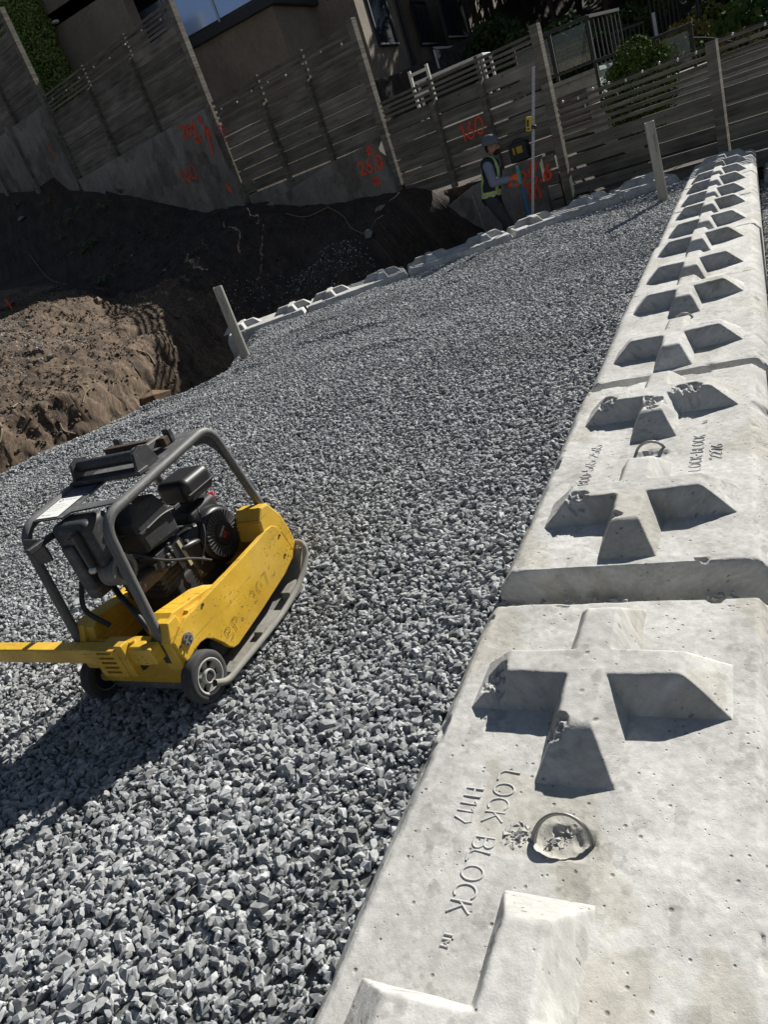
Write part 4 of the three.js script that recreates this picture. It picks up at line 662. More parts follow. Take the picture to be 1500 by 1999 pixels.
// ---------------------------------------------------------------- reversible plate compactor
{
  const base = V(-1.95, 0, -1.62), C = thing('plate_compactor', 'yellow vibrating plate compactor with black engine and grey tube frame on the gravel', 'compactor', base.toArray());
  const off = (g) => { g.translate(-base.x, -base.y, -base.z); return g; };
  const P = (name, g, m, parent = C, label) => part(name, off(boxUV(g, 0, 0, 1)), m, parent, label);
  const sm = (name, g, m, parent = C, label) => part(name, off(g.attributes.uv ? g : boxUV(g)), m, parent, label);   // keeps smooth normals
  const at = (px, py, x) => { const p = hitX(px, py, x); return [p.z, p.y]; };
  const XR = -1.712, XL = -2.188;
  const sheetMetal = std({ map: metalWear, color: lin(1.6, 1.6, 1.55), roughness: 0.6, metalness: 0.2 });
  const soleMetal = std({ map: concreteMap, color: lin(0.58, 0.57, 0.54), roughness: 0.8 });
  // sole plate and its lip
  const sole = [[-1.3, 0.045], [-1.34, 0.006], [-1.42, -0.004], [-1.74, -0.004], [-1.86, 0.02], [-1.95, 0.075], [-1.985, 0.125], [-1.97, 0.135], [-1.935, 0.09], [-1.85, 0.036], [-1.74, 0.014], [-1.42, 0.014], [-1.35, 0.022], [-1.312, 0.056]];
  P('sole_plate', profileX(sole, -2.205, -1.695, 0.003), soleMetal);
  for (const x of [-1.674, -2.226]) sm('plate_lip', tube([[x, 0.06, -1.296], [x, 0.026, -1.345], [x, 0.022, -1.42], [x, 0.022, -1.72], [x, 0.045, -1.85], [x, 0.1, -1.95], [x - Math.sign(x + 1.95) * 0.012, 0.145, -1.985], [x - Math.sign(x + 1.95) * 0.09, 0.15, -1.995]], 0.0115, 10, 6), soleMetal);
  for (const [z0, z1, h] of [[-1.37, -1.44, 0.03], [-1.57, -1.63, 0.034], [-1.78, -1.88, 0.052]]) for (const x of [-1.7, -2.2]) P('plate_web', profileX([[z0, 0.01], [z0 - 0.012, h], [z1 + 0.012, h + 0.006], [z1, 0.012]], x - 0.02, x + 0.02, 0.003), soleMetal);
  P('exciter_housing', box(0.36, 0.1, 0.34, -1.95, 0.07, -1.6, 0.02), blackDusty);
  P('front_bumper', profileX([[-1.9, 0.05], [-1.97, 0.13], [-1.965, 0.16], [-1.93, 0.165], [-1.9, 0.12]], -2.15, -1.75, 0.004), yellow);
  // yellow bodywork
  const panel = [[366, 1291], [352, 1276], [340, 1256], [352, 1224], [362, 1206], [428, 1136], [505, 1053], [520, 1034], [530, 1026], [541, 1028], [560, 1056], [573, 1076], [572, 1088], [556, 1122], [510, 1194], [466, 1258], [458, 1264], [448, 1262], [436, 1254], [418, 1247], [404, 1246], [392, 1254], [380, 1270], [372, 1284]].map(([x, y]) => at(x, y, XR));
  const disc = at(365, 1247, XR);
  P('side_panel', profileX(panel, XR - 0.022, XR, 0.003), yellow, C, 'scratched yellow side panel with faded marker letters');
  P('side_panel', profileX(panel, XL, XL + 0.022, 0.003), yellow);
  { const g = cyl(0.021, 0.021, 0.012, XR, disc[1], disc[0], 'x', 28); const d = sm('bolt_plate', g, greyMetal); for (let k = 0; k < 5; k++) { const a = k * 1.257 + 0.4; sm('bolt', cyl(0.0042, 0.0042, 0.008, XR + 0.008, disc[1] + 0.0135 * Math.sin(a), disc[0] + 0.0135 * Math.cos(a), 'x', 6), chrome, d); } }
  const t0 = at(452, 1253, XR), t1 = at(556, 1096, XR), ang = Math.atan2(t1[1] - t0[1], -(t1[0] - t0[0]));
  { srand(8); const L = Math.hypot(t1[0] - t0[0], t1[1] - t0[1]), st = strokes('BPU 3070', L / 9, 0.45, 0.05), g = merge(st.flatMap((l) => { const q = dense(l, 0.004), out = []; for (let i = 0; i < q.length - 1; i += 4) if (rnd() < 0.6) out.push(ribbon(q.slice(i, i + 5).length > 1 ? q.slice(i, i + 5) : [q[i], q[i + 1]], 0.002)); return out; })); const m = part('marker_letters', g, std({ color: lin(0.09, 0.06, 0.03), roughness: 0.8 }), C); m.rotation.set(0, Math.PI / 2, ang, 'YXZ'); m.position.set(XR + 0.0022 - base.x, t0[1] + 0.009, t0[0] - base.z); m.scale.y = 1.0; }
  // folded shoulders along the sides, higher block in front where the frame stands
  for (const s of [1, -1]) {
    const x0 = s > 0 ? XR - 0.024 : XL + 0.024, x1 = x0 - s * 0.085;
    P('side_shoulder', profileX([[-1.272, 0.24], [-1.288, 0.3], [-1.33, 0.318], [-1.5, 0.288], [-1.56, 0.262], [-1.57, 0.2], [-1.3, 0.2]], x0, x1, 0.004), yellow);
    P('shoulder_step', profileX([[-1.36, 0.27], [-1.375, 0.292], [-1.515, 0.272], [-1.525, 0.25]], x0 + s * 0.016, x0 - s * 0.03, 0.003), yellow);
    P('front_shoulder', profileX([[-1.835, 0.262], [-1.85, 0.335], [-1.885, 0.372], [-1.93, 0.366], [-1.975, 0.29], [-1.99, 0.2], [-1.985, 0.13], [-1.95, 0.13], [-1.93, 0.23]], x0 + s * 0.018, x1 - s * 0.02, 0.008), yellow);
    P('inner_wall', box(0.012, 0.12, 0.6, x1, 0.17, -1.62), yellow);
  }
  P('front_crossbar', profileX([[-1.9, 0.24], [-1.9, 0.3], [-1.94, 0.31], [-1.975, 0.26], [-1.985, 0.14], [-1.96, 0.14], [-1.95, 0.24]], -2.09, -1.81, 0.005), yellow);
  P('rear_plate', box(0.42, 0.17, 0.014, -1.95, 0.165, -1.284, 0.004), yellow);
  P('rear_lip', box(0.44, 0.03, 0.05, -1.95, 0.088, -1.3, 0.004), yellow);
  for (const x of [-1.752, -2.148]) P('rear_cheek', profileX([[-1.255, 0.15], [-1.258, 0.25], [-1.285, 0.31], [-1.33, 0.31], [-1.34, 0.16]], x - 0.03, x + 0.03, 0.004), yellow);
  P('rear_skirt', box(0.4, 0.045, 0.012, -1.95, 0.05, -1.3, 0.003), greyMetal);
  // handle bar turned out to the left
  P('drawbar', box(0.98, 0.058, 0.046, -2.25, 0.238, -1.232, 0.006), yellow);
  P('drawbar_socket', box(0.2, 0.075, 0.062, -1.9, 0.236, -1.245, 0.008), yellow);
  sm('drawbar_pin', cyl(0.012, 0.012, 0.085, -1.86, 0.24, -1.24, 'y', 12), yellow);
  { const a = hitZ(176, 1268, -1.195), b = hitZ(240, 1326, -1.195), w = 0.115, h = 0.105, holes = []; for (let k = 0; k < 5; k++) holes.push([[0.02, 0.014 + k * 0.019], [w - 0.024, 0.014 + k * 0.019], [w - 0.024, 0.022 + k * 0.019], [0.02, 0.022 + k * 0.019]]); const g = extrude([[0.006, 0], [w - 0.006, 0], [w, 0.008], [w, h], [0, h], [0, 0.008]], 0.008, 0.0015, holes); g.translate(a.x, a.y - h - 0.004, -1.2); P('vented_guard', g, yellow); P('guard_bracket', box(0.035, 0.12, 0.03, a.x + w + 0.012, a.y - 0.05, -1.21, 0.004), yellow); }
  { const k = hitZ(279, 1290, -1.26); const d = sm('hose_coupling', cyl(0.026, 0.026, 0.034, k.x, k.y, -1.262, 'z', 24), black); sm('coupling_bolt', cyl(0.011, 0.011, 0.012, k.x - 0.004, k.y, -1.242, 'z', 6), darkMetal, d); }
  sm('hydraulic_hose', tube([[-1.83, 0.23, -1.3], [-1.9, 0.33, -1.33], [-1.98, 0.36, -1.37], [-2.03, 0.4, -1.4]], 0.011, 8, 8), black);
  // wheels
  for (const s of [1, -1]) {
    const x = s > 0 ? -1.708 : -2.192, wy = 0.084, wz = -1.3, w = new THREE.Group(); w.name = 'wheel'; w.position.set(x - base.x, wy, wz - base.z); if (s < 0) w.rotation.y = Math.PI; C.add(w);
    const ty = new THREE.LatheGeometry([[0.058, -0.024], [0.07, -0.027], [0.08, -0.024], [0.085, -0.017], [0.086, 0], [0.085, 0.017], [0.08, 0.024], [0.07, 0.027], [0.058, 0.024]].map((p) => new THREE.Vector2(...p)), 44); ty.rotateZ(-Math.PI / 2); part('tyre', ty, rubber, w);
    const rim = []; const r1 = new THREE.LatheGeometry([[0.05, 0.006], [0.051, 0.024], [0.056, 0.028], [0.06, 0.026], [0.06, -0.02], [0.053, -0.02], [0.05, 0.006]].map((p) => new THREE.Vector2(...p)), 40); r1.rotateZ(-Math.PI / 2); rim.push(r1);
    const hub = new THREE.LatheGeometry([[0.001, 0.02], [0.017, 0.02], [0.019, 0.026], [0.023, 0.026], [0.025, 0.02], [0.025, -0.02], [0.001, -0.02]].map((p) => new THREE.Vector2(...p)), 30); hub.rotateZ(-Math.PI / 2); rim.push(hub);
    for (let k = 0; k < 6; k++) { const g = extrude([[0.02, -0.008], [0.055, -0.014], [0.055, 0.014], [0.02, 0.008]], 0.008, 0.0015); g.rotateZ(k * Math.PI / 3 + 0.25); g.rotateY(Math.PI / 2); g.translate(0.004, 0, 0); rim.push(boxUV(g)); }
    part('rim', merge(rim), rimGrey, w);
    part('backing', cyl(0.052, 0.052, 0.006, -0.012, 0, 0, 'x'), black, w); part('hub_cap', cyl(0.016, 0.016, 0.004, 0.021, 0, 0, 'x'), blackDusty, w);
  }
  sm('axle', cyl(0.012, 0.012, 0.44, -1.95, 0.084, -1.3, 'x', 12), darkMetal);
  // tube frame
  for (const x of [-1.772, -2.16]) {
    sm('frame_tube', bentTube([[x, 0.2, -1.268], [x, 0.68, -1.3], [x, 0.722, -1.872], [x, 0.33, -1.955]], 0.07, 0.0165, 14), sheetMetal);
    P('tube_foot', box(0.03, 0.075, 0.028, x, 0.21, -1.268, 0.006), darkMetal);
    sm('frame_bolt', cyl(0.009, 0.009, 0.012, x - 0.004, 0.222, -1.248, 'z', 6), chrome);
    const gus = [[-1.865, 0.7], [-1.76, 0.712], [-1.775, 0.69], [-1.83, 0.672], [-1.862, 0.63], [-1.895, 0.55], [-1.905, 0.57]];
    P('gusset', profileX(gus, x - 0.004, x + 0.004, 0.001), darkMetal);
  }
  // sheet between the tubes, cut out over the engine
  const slope = Math.atan2(0.722 - 0.68, 0.572);
  {
    const o = (x, z) => [x + 2.16, -(z + 1.3)];
    const shape = [o(-2.155, -1.345), o(-2.0, -1.345), o(-1.985, -1.375), o(-1.78, -1.395), o(-1.78, -1.85), o(-2.155, -1.85)];
    const h1 = [o(-2.0, -1.42), o(-1.8, -1.42), o(-1.8, -1.56), o(-1.86, -1.575), o(-1.9, -1.56), o(-2.0, -1.56)], h2 = [o(-2.05, -1.67), o(-1.86, -1.67), o(-1.86, -1.75), o(-2.05, -1.75)];
    const g = extrude(shape, 0.004, 0.001, [h1]); g.rotateX(-Math.PI / 2); g.rotateX(slope); g.translate(-2.16, 0.68, -1.3); P('top_sheet', g, sheetMetal);
    const onSheet = (z, d) => 0.68 + (-(z + 1.3)) * Math.tan(slope) + d;
    const sheet = (name, x0, x1, z0, z1, d, m) => { const g2 = new THREE.PlaneGeometry(x1 - x0, z0 - z1); g2.rotateX(-Math.PI / 2); g2.rotateX(slope); const q = part(name, g2, m, C); q.position.set((x0 + x1) / 2 - base.x, onSheet((z0 + z1) / 2, d), (z0 + z1) / 2 - base.z); return q; };
    const white = canvasTex(512, 560, (c, w, h) => { c.fillStyle = '#e9e9e4'; c.fillRect(0, 0, w, h); c.fillStyle = '#333'; c.beginPath(); c.arc(90, 70, 42, 0, 7); c.fill(); c.fillStyle = '#e9e9e4'; c.beginPath(); c.arc(90, 70, 24, 0, 7); c.fill(); c.fillStyle = '#3a3a3a'; c.font = 'bold 40px sans-serif'; c.fillText('Vibrating plate', 160, 70); c.font = '30px sans-serif'; ['Operating weight', 'Read the manual before use', 'Wear hearing protection', 'Do not run indoors'].forEach((t, i) => c.fillText(t, 40, 190 + i * 62)); c.font = 'bold 56px sans-serif'; c.fillText('For rent', 40, 500); });
    sheet('printed_label', -2.135, -2.025, -1.352, -1.47, 0.0075, std({ map: white, roughness: 0.6 }));
    const blue = canvasTex(512, 512, (c, w, h) => { c.fillStyle = '#12162e'; c.fillRect(0, 0, w, h); c.strokeStyle = '#8f93a8'; c.lineWidth = 5; for (const [x, y] of [[40, 60], [270, 60], [40, 280], [270, 280]]) { c.strokeRect(x, y, 190, 170); c.beginPath(); c.arc(x + 95, y + 85, 52, 0.4, 5.6); c.stroke(); c.beginPath(); c.moveTo(x + 70, y + 110); c.lineTo(x + 125, y + 60); c.stroke(); } });
    sheet('warning_label', -2.135, -2.005, -1.475, -1.6, 0.0075, std({ map: blue, roughness: 0.5 }));
    // lifting roller across the sheet
    const ry = onSheet(-1.605, 0.052);
    sm('lift_roller', cyl(0.0215, 0.0215, 0.3, -1.985, ry, -1.6, 'x', 24), darkMetal);
    for (const x of [-2.137, -1.832]) P('roller_bracket', profileX([[-1.545, ry - 0.052], [-1.565, ry + 0.02], [-1.6, ry + 0.034], [-1.635, ry + 0.022], [-1.66, ry - 0.05]], x - 0.006, x + 0.006, 0.0015), darkMetal);
    const fl = sm('roller_flange', cyl(0.029, 0.029, 0.014, -1.845, ry, -1.6, 'x', 28), greyMetal); for (let k = 0; k < 4; k++) sm('bolt', cyl(0.0055, 0.0055, 0.012, -1.834, ry + 0.019 * Math.sin(k * 1.57 + 0.5), -1.6 + 0.019 * Math.cos(k * 1.57 + 0.5), 'x', 6), chrome, fl);
    P('roller_foot', box(0.34, 0.016, 0.05, -1.985, onSheet(-1.57, 0.014), -1.565, 0.004), darkMetal);
    P('stop_bar', box(0.3, 0.03, 0.028, -1.99, onSheet(-1.735, 0.03), -1.735, 0.004), std({ map: metalWear, color: lin(0.75, 0.48, 0.3), roughness: 0.8 }));
    P('arm_bar', box(0.024, 0.026, 0.12, -1.885, onSheet(-1.69, 0.038), -1.69, 0.004), greyMetal);
    for (const x of [-2.12, -1.87]) P('stop_lug', box(0.03, 0.05, 0.02, x, onSheet(-1.78, 0.03), -1.78, 0.004), darkMetal);
  }
  // hanging paddle at the left rear corner
  P('paddle', extrude([[0, 0], [0.07, -0.005], [0.082, -0.02], [0.082, -0.085], [0.01, -0.095], [0, -0.08]], 0.005, 0.001).translate(-2.15, 0.655, -1.29), darkMetal);
  P('paddle_lever', box(0.018, 0.02, 0.11, -2.06, 0.64, -1.275, 0.004), darkMetal);
  // engine
  P('crankcase', box(0.23, 0.17, 0.28, -1.98, 0.245, -1.62, 0.03), blackDusty);
  P('mounting_plate', box(0.34, 0.02, 0.46, -1.95, 0.155, -1.62, 0.004), blackDusty);
  P('cylinder_head', box(0.2, 0.17, 0.17, -1.97, 0.36, -1.54, 0.02), blackDusty);
  const [fz, fy] = at(437, 1040, -1.83);
  sm('fan_shroud', cyl(0.105, 0.125, 0.09, -1.9, fy, fz, 'x', 40), black);
  P('shroud_box', box(0.15, 0.2, 0.16, -1.93, fy - 0.01, fz + 0.09, 0.03), black);
  P('shroud_top', box(0.15, 0.06, 0.16, -1.95, fy + 0.1, fz - 0.01, 0.02), blackDusty);
  for (let k = 0; k < 5; k++) sm('shroud_fin', new THREE.TorusGeometry(0.112 + k * 0.002, 0.0035, 6, 26, 2.0).rotateY(Math.PI / 2).rotateX(-2.6).translate(-1.858 - k * 0.013, fy, fz), black);
  const fc = sm('fan_cover', new THREE.LatheGeometry([[0.001, 0.018], [0.044, 0.018], [0.088, 0.012], [0.1, 0], [0.102, -0.02], [0.09, -0.02]].map((p) => new THREE.Vector2(...p)), 48).rotateZ(-Math.PI / 2).translate(-1.85, fy, fz), black);
  const ribMat = std({ color: lin(0.045, 0.045, 0.047), roughness: 0.55 });
  for (let k = 0; k < 34; k++) { const a = k / 34 * 6.2832; const g = box(0.007, 0.0055, 0.04, 0, 0, 0.068, 0.0015); g.rotateX(a); g.translate(-1.832, fy, fz); P('cover_rib', g, ribMat, fc); }
  sm('cover_recess', new THREE.RingGeometry(0.046, 0.088, 40).rotateY(Math.PI / 2).translate(-1.8335, fy, fz), ribMat, fc);
  const badge = canvasTex(256, 256, (c) => { c.fillStyle = '#141416'; c.fillRect(0, 0, 256, 256); c.fillStyle = '#c9c9c9'; c.font = 'bold 38px sans-serif'; c.textAlign = 'center'; c.fillText('HONDA', 128, 104); c.fillStyle = '#d0202c'; c.font = 'bold 66px sans-serif'; c.fillText('GX', 120, 168); c.fillStyle = '#8a8a8a'; c.font = '22px sans-serif'; c.fillText('270', 150, 200); });
  { const g = new THREE.CircleGeometry(0.043, 36); const m = part('fan_badge', g, std({ map: badge, roughness: 0.45 }), fc); m.rotation.set(0, Math.PI / 2, 0); m.position.set(-1.8285 - base.x, fy, fz - base.z); m.rotation.z = 0; m.rotateZ(0.5); }
  { const [z, y] = at(372, 1063, -1.835); const g = new THREE.SphereGeometry(0.05, 20, 12); g.scale(0.32, 0.28, 1); g.rotateX(-0.25); g.translate(-1.835, y, z); sm('starter_grip', g, black); }
  { const [z, y] = at(370, 948, -1.9); P('fuel_tank', box(0.15, 0.095, 0.16, -1.925, y + 0.002, z - 0.005, 0.03), black); P('tank_seam', box(0.156, 0.008, 0.166, -1.925, y - 0.01, z - 0.01, 0.003), blackDusty); const [cz, cy] = at(412, 966, -1.9); sm('fuel_cap', cyl(0.011, 0.013, 0.02, -1.9, cy, cz, 'y', 10), std({ color: lin(0.45, 0.02, 0.03), roughness: 0.4 })); }
  { const [z, y] = at(290, 1015, -1.85); P('air_filter', profileX([[z + 0.075, y - 0.08], [z + 0.085, y + 0.03], [z + 0.05, y + 0.09], [z - 0.05, y + 0.07], [z - 0.085, y + 0.0], [z - 0.08, y - 0.09]], -1.95, -1.825, 0.012), blackDusty); P('filter_ridge', profileX([[z + 0.08, y - 0.015], [z + 0.082, y - 0.005], [z - 0.085, y + 0.0], [z - 0.085, y - 0.01]], -1.95, -1.817, 0.002), blackDusty); sm('throttle_rod', tube([[-1.815, y - 0.005, z + 0.05], [-1.812, y + 0.0, z - 0.03], [-1.815, y - 0.012, z - 0.1]], 0.0028, 6, 5), greyMetal); P('rod_clip', box(0.01, 0.014, 0.03, -1.815, y - 0.012, z - 0.1, 0.002), darkMetal); }
  { const [z, y] = at(322, 1090, -1.84); P('carburettor', box(0.08, 0.07, 0.07, -1.88, y, z, 0.01), blackDusty); for (let k = 0; k < 7; k++) { const [a, b] = at(328 + 3.5 * (k % 3), 1062 + 7 * k, -1.835); P('carburettor_fitting', box(0.02, 0.01, 0.012, -1.84, b, a, 0.003), k % 2 ? greyMetal : darkMetal); } P('engine_label', box(0.003, 0.03, 0.04, -1.838, y - 0.005, z + 0.035), blackDusty); }
  { const [z, y] = at(300, 1125, -1.87); P('muffler_shield', box(0.07, 0.05, 0.14, -1.9, y, z, 0.012), std({ map: metalWear, color: lin(1.3, 1.0, 0.75), roughness: 0.8 })); }
  { const a = at(347, 1056, -1.833), b = at(375, 1102, -1.833); const L = Math.hypot(b[0] - a[0], b[1] - a[1]); const g = box(0.003, 0.013, L, 0, 0, 0); g.rotateX(Math.atan2(b[1] - a[1], -(b[0] - a[0])) * 1); g.translate(-1.834, (a[1] + b[1]) / 2, (a[0] + b[0]) / 2); P('rating_strip', g, std({ color: lin(0.4, 0.36, 0.26), roughness: 0.7 })); const g2 = box(0.01, 0.06, L * 0.9); g2.rotateX(Math.atan2(b[1] - a[1], -(b[0] - a[0]))); g2.translate(-1.842, (a[1] + b[1]) / 2 + 0.005, (a[0] + b[0]) / 2 + 0.01); P('side_shroud', g2, black); }
  { // control box and pump behind the engine
    const [z, y] = at(170, 1055, -1.98); P('control_box', box(0.17, 0.17, 0.11, -1.97, y, z, 0.025), darkMetal);
    const lev = P('control_lever', box(0.03, 0.13, 0.03, -1.93, y + 0.0, z + 0.062, 0.012), black); sm('lever_knob', new THREE.SphereGeometry(0.014, 14, 10).translate(-1.93, y - 0.07, z + 0.07), chrome, lev);
    P('control_scale', box(0.02, 0.08, 0.004, -1.975, y, z + 0.056), black);
    const [pz, py] = at(232, 1112, -1.9); sm('hydraulic_pump', cyl(0.05, 0.05, 0.07, -1.905, py, pz, 'x', 28), greyMetal); sm('pump_bolt', cyl(0.015, 0.015, 0.012, -1.866, py, pz, 'x', 16), chrome); sm('pump_ring', new THREE.TorusGeometry(0.028, 0.005, 8, 24).rotateY(Math.PI / 2).translate(-1.868, py, pz), darkMetal);
    P('pump_bracket', box(0.06, 0.2, 0.06, -2.0, py + 0.03, pz + 0.03, 0.012), darkMetal);
    P('exhaust_box', box(0.13, 0.12, 0.16, -2.06, 0.42, -1.52, 0.03), blackDusty);
  }
  // cables, clips and bolts
  for (const [pts, r] of [[[[-1.9, 0.5, -1.42], [-1.83, 0.43, -1.47], [-1.81, 0.36, -1.58], [-1.83, 0.3, -1.66]], 0.0045], [[[-2.0, 0.58, -1.36], [-1.9, 0.56, -1.42], [-1.84, 0.5, -1.55], [-1.86, 0.44, -1.68]], 0.004], [[[-1.86, 0.25, -1.36], [-1.82, 0.22, -1.45], [-1.83, 0.2, -1.56]], 0.009], [[[-2.08, 0.45, -1.34], [-2.1, 0.36, -1.31], [-2.04, 0.28, -1.32]], 0.009], [[[-1.86, 0.47, -1.74], [-1.82, 0.4, -1.68], [-1.84, 0.31, -1.62]], 0.0035]]) sm('cable', tube(pts, r, 7, 8), rubber);
  for (const [x, y, z] of [[-1.84, 0.27, -1.41], [-1.84, 0.25, -1.49], [-1.84, 0.29, -1.6], [-1.83, 0.33, -1.63], [-1.83, 0.42, -1.6]]) sm('engine_bolt', cyl(0.006, 0.006, 0.012, x, y, z, 'x', 6), chrome);
  for (const [px, py] of [[545, 1045], [556, 1083], [352, 1262], [395, 1180]]) { const [z, y] = at(px, py, XR); sm('panel_bolt', cyl(0.005, 0.005, 0.006, XR + 0.001, y, z, 'x', 6), darkMetal); }
  for (let k = 0; k < 6; k++) P('cooling_fin', box(0.19, 0.005, 0.175, -1.965, 0.31 + k * 0.018, -1.54, 0.001), darkMetal);
}

// ---------------------------------------------------------------- worker
{
  const sdfMesh = (fn, c, half, res) => {
    const mc = new MarchingCubes(res, stoneMat, false, false, 60000); mc.isolation = 0; const hs = res / 2;
    for (let z = 0; z < res; z++) for (let y = 0; y < res; y++) for (let x = 0; x < res; x++) mc.field[x + y * res + z * res * res] = -fn(c[0] + (x - hs) / hs * half, c[1] + (y - hs) / hs * half, c[2] + (z - hs) / hs * half);
    mc.update(); const n = mc.count, pos = new Float32Array(n * 3), nor = new Float32Array(n * 3), e = 0.004;
    for (let i = 0; i < n; i++) { const p = [0, 1, 2].map((k) => c[k] + mc.positionArray[i * 3 + k] * half); pos.set(p, i * 3); const g = V(fn(p[0] + e, p[1], p[2]) - fn(p[0] - e, p[1], p[2]), fn(p[0], p[1] + e, p[2]) - fn(p[0], p[1] - e, p[2]), fn(p[0], p[1], p[2] + e) - fn(p[0], p[1], p[2] - e)).normalize(); nor.set(g.toArray(), i * 3); }
    const g = new THREE.BufferGeometry(); g.setAttribute('position', new THREE.BufferAttribute(pos, 3)); g.setAttribute('normal', new THREE.BufferAttribute(nor, 3)); return g;
  };
  const cap = (a, b, ra, rb) => { const A = a, bx = b[0] - a[0], by = b[1] - a[1], bz = b[2] - a[2], L = bx * bx + by * by + bz * bz; return (x, y, z) => { const t = clamp(((x - A[0]) * bx + (y - A[1]) * by + (z - A[2]) * bz) / L, 0, 1); return Math.hypot(x - A[0] - bx * t, y - A[1] - by * t, z - A[2] - bz * t) - lerp(ra, rb, t); }; };
  const ell = (c, r) => (x, y, z) => { const k = Math.hypot((x - c[0]) / r[0], (y - c[1]) / r[1], (z - c[2]) / r[2]); return (k - 1) * Math.min(...r); };
  const uni = (list, k) => (x, y, z) => { let d = list[0](x, y, z); for (let i = 1; i < list.length; i++) { const q = list[i](x, y, z); const h = clamp(0.5 + 0.5 * (q - d) / k, 0, 1); d = lerp(q, d, h) - k * h * (1 - h); } return d; };
  // joints, faces +x, his right side is +z
  const hip = [-0.06, 0.95, 0], waist = [-0.03, 1.1, 0], chest = [0.05, 1.32, 0], neck = [0.08, 1.5, 0], head = [0.13, 1.645, 0];
  const shR = [0.04, 1.42, 0.185], elR = [0.09, 1.16, 0.25], wrR = [0.33, 1.13, 0.17], shL = [0.05, 1.42, -0.185], elL = [0.1, 1.14, -0.22], wrL = [0.3, 1.0, -0.08];
  const hR = [-0.06, 0.93, 0.095], kR = [0.12, 0.5, 0.12], aR = [-0.02, 0.09, 0.12], hL = [-0.06, 0.93, -0.095], kL = [0.06, 0.49, -0.12], aL = [-0.12, 0.09, -0.13];
  const grow = (d) => ({
    torso: [ell([hip[0], hip[1], 0], [0.125 + d, 0.13 + d, 0.165 + d]), ell([waist[0], waist[1], 0], [0.12 + d, 0.15 + d, 0.155 + d]), ell([chest[0] - 0.01, chest[1], 0], [0.125 + d, 0.19 + d, 0.18 + d]), cap([0.04, 1.44, -0.13], [0.04, 1.44, 0.13], 0.065 + d, 0.065 + d)],
    arms: [cap(shR, elR, 0.058 + d, 0.047 + d), cap(elR, wrR, 0.047 + d, 0.032 + d), cap(shL, elL, 0.058 + d, 0.047 + d), cap(elL, wrL, 0.047 + d, 0.032 + d)],
    legs: [cap(hR, kR, 0.092 + d, 0.064 + d), cap(kR, aR, 0.06 + d, 0.042 + d), cap(hL, kL, 0.092 + d, 0.064 + d), cap(kL, aL, 0.06 + d, 0.042 + d)],
  });
  const handBones = (w, side) => { // gripping hand: palm and five curled fingers round a vertical shaft in front of the wrist
    const out = [cap(w, [w[0] + 0.075, w[1] + 0.0, w[2]], 0.028, 0.032)];
    for (let k = 0; k < 4; k++) { const y = w[1] + 0.03 - k * 0.021, L = [0.062, 0.07, 0.066, 0.054][k], b = [w[0] + 0.075, y, w[2] + side * 0.012], m = [b[0] + L * 0.75, y - 0.004, b[2] + side * 0.004], e = [m[0] + 0.018, y - 0.006, m[2] - side * 0.045]; out.push(cap(b, m, 0.0095, 0.009), cap(m, e, 0.009, 0.008)); }
    out.push(cap([w[0] + 0.03, w[1] + 0.025, w[2] - side * 0.01], [w[0] + 0.075, w[1] + 0.04, w[2] - side * 0.04], 0.0115, 0.0105), cap([w[0] + 0.075, w[1] + 0.04, w[2] - side * 0.04], [w[0] + 0.115, w[1] + 0.025, w[2] - side * 0.038], 0.0105, 0.009));
    return out;
  };
  const headParts = [ell(head, [0.094, 0.118, 0.075]), ell([head[0] + 0.03, head[1] - 0.06, 0], [0.062, 0.062, 0.056]), cap([head[0] + 0.088, head[1] + 0.005, 0], [head[0] + 0.115, head[1] - 0.03, 0], 0.012, 0.016), cap([head[0] + 0.075, head[1] - 0.066, -0.018], [head[0] + 0.075, head[1] - 0.066, 0.018], 0.014, 0.014), ell([head[0] - 0.012, head[1] - 0.01, 0.078], [0.02, 0.034, 0.014]), ell([head[0] - 0.012, head[1] - 0.01, -0.078], [0.02, 0.034, 0.014]), cap([head[0] + 0.06, head[1] + 0.02, -0.03], [head[0] + 0.06, head[1] + 0.02, 0.03], 0.028, 0.028)];
  const p0 = [-3.53, -0.62, -11.5], W = thing('person', 'worker in grey hard hat, dark reflective vest and orange gloves behind the far block row', 'person', p0, 0.06);
  W.scale.setScalar(0.95); W.position.y += 0.08; const B = grow(0);
  const skin = std({ color: lin(0.3, 0.17, 0.11), roughness: 0.6 }), shirtM = std({ color: lin(0.2, 0.22, 0.28), roughness: 0.9 }), pantsM = std({ color: lin(0.045, 0.052, 0.055), roughness: 0.95 }), beardM = std({ color: lin(0.012, 0.01, 0.009), roughness: 0.9 }), gloveM = std({ color: lin(0.8, 0.12, 0.03), roughness: 0.7 }), bootM = std({ color: lin(0.05, 0.035, 0.025), roughness: 0.8 });
  const bodyFn = uni([...B.torso, cap(neck, [0.11, 1.58, 0], 0.056, 0.052), ...headParts, ...B.arms, ...B.legs, cap(aR, [0.1, 0.04, 0.13], 0.042, 0.035), cap(aL, [0.0, 0.04, -0.14], 0.042, 0.035)], 0.035);
  part('body', merge([sdfMesh(bodyFn, [0.06, 0.92, 0], 0.98, 124), sdfMesh(uni(headParts, 0.016), [head[0], head[1], 0], 0.16, 76), sdfMesh(uni(handBones(wrR, 1), 0.006), [wrR[0] + 0.08, wrR[1], wrR[2]], 0.12, 60), sdfMesh(uni(handBones(wrL, -1), 0.006), [wrL[0] + 0.08, wrL[1], wrL[2]], 0.12, 60)]), skin, W);
  const S = grow(0.016), fold = (x, y, z, s) => 0.007 * noise3(x * 9, y * 9, z * 9, s);
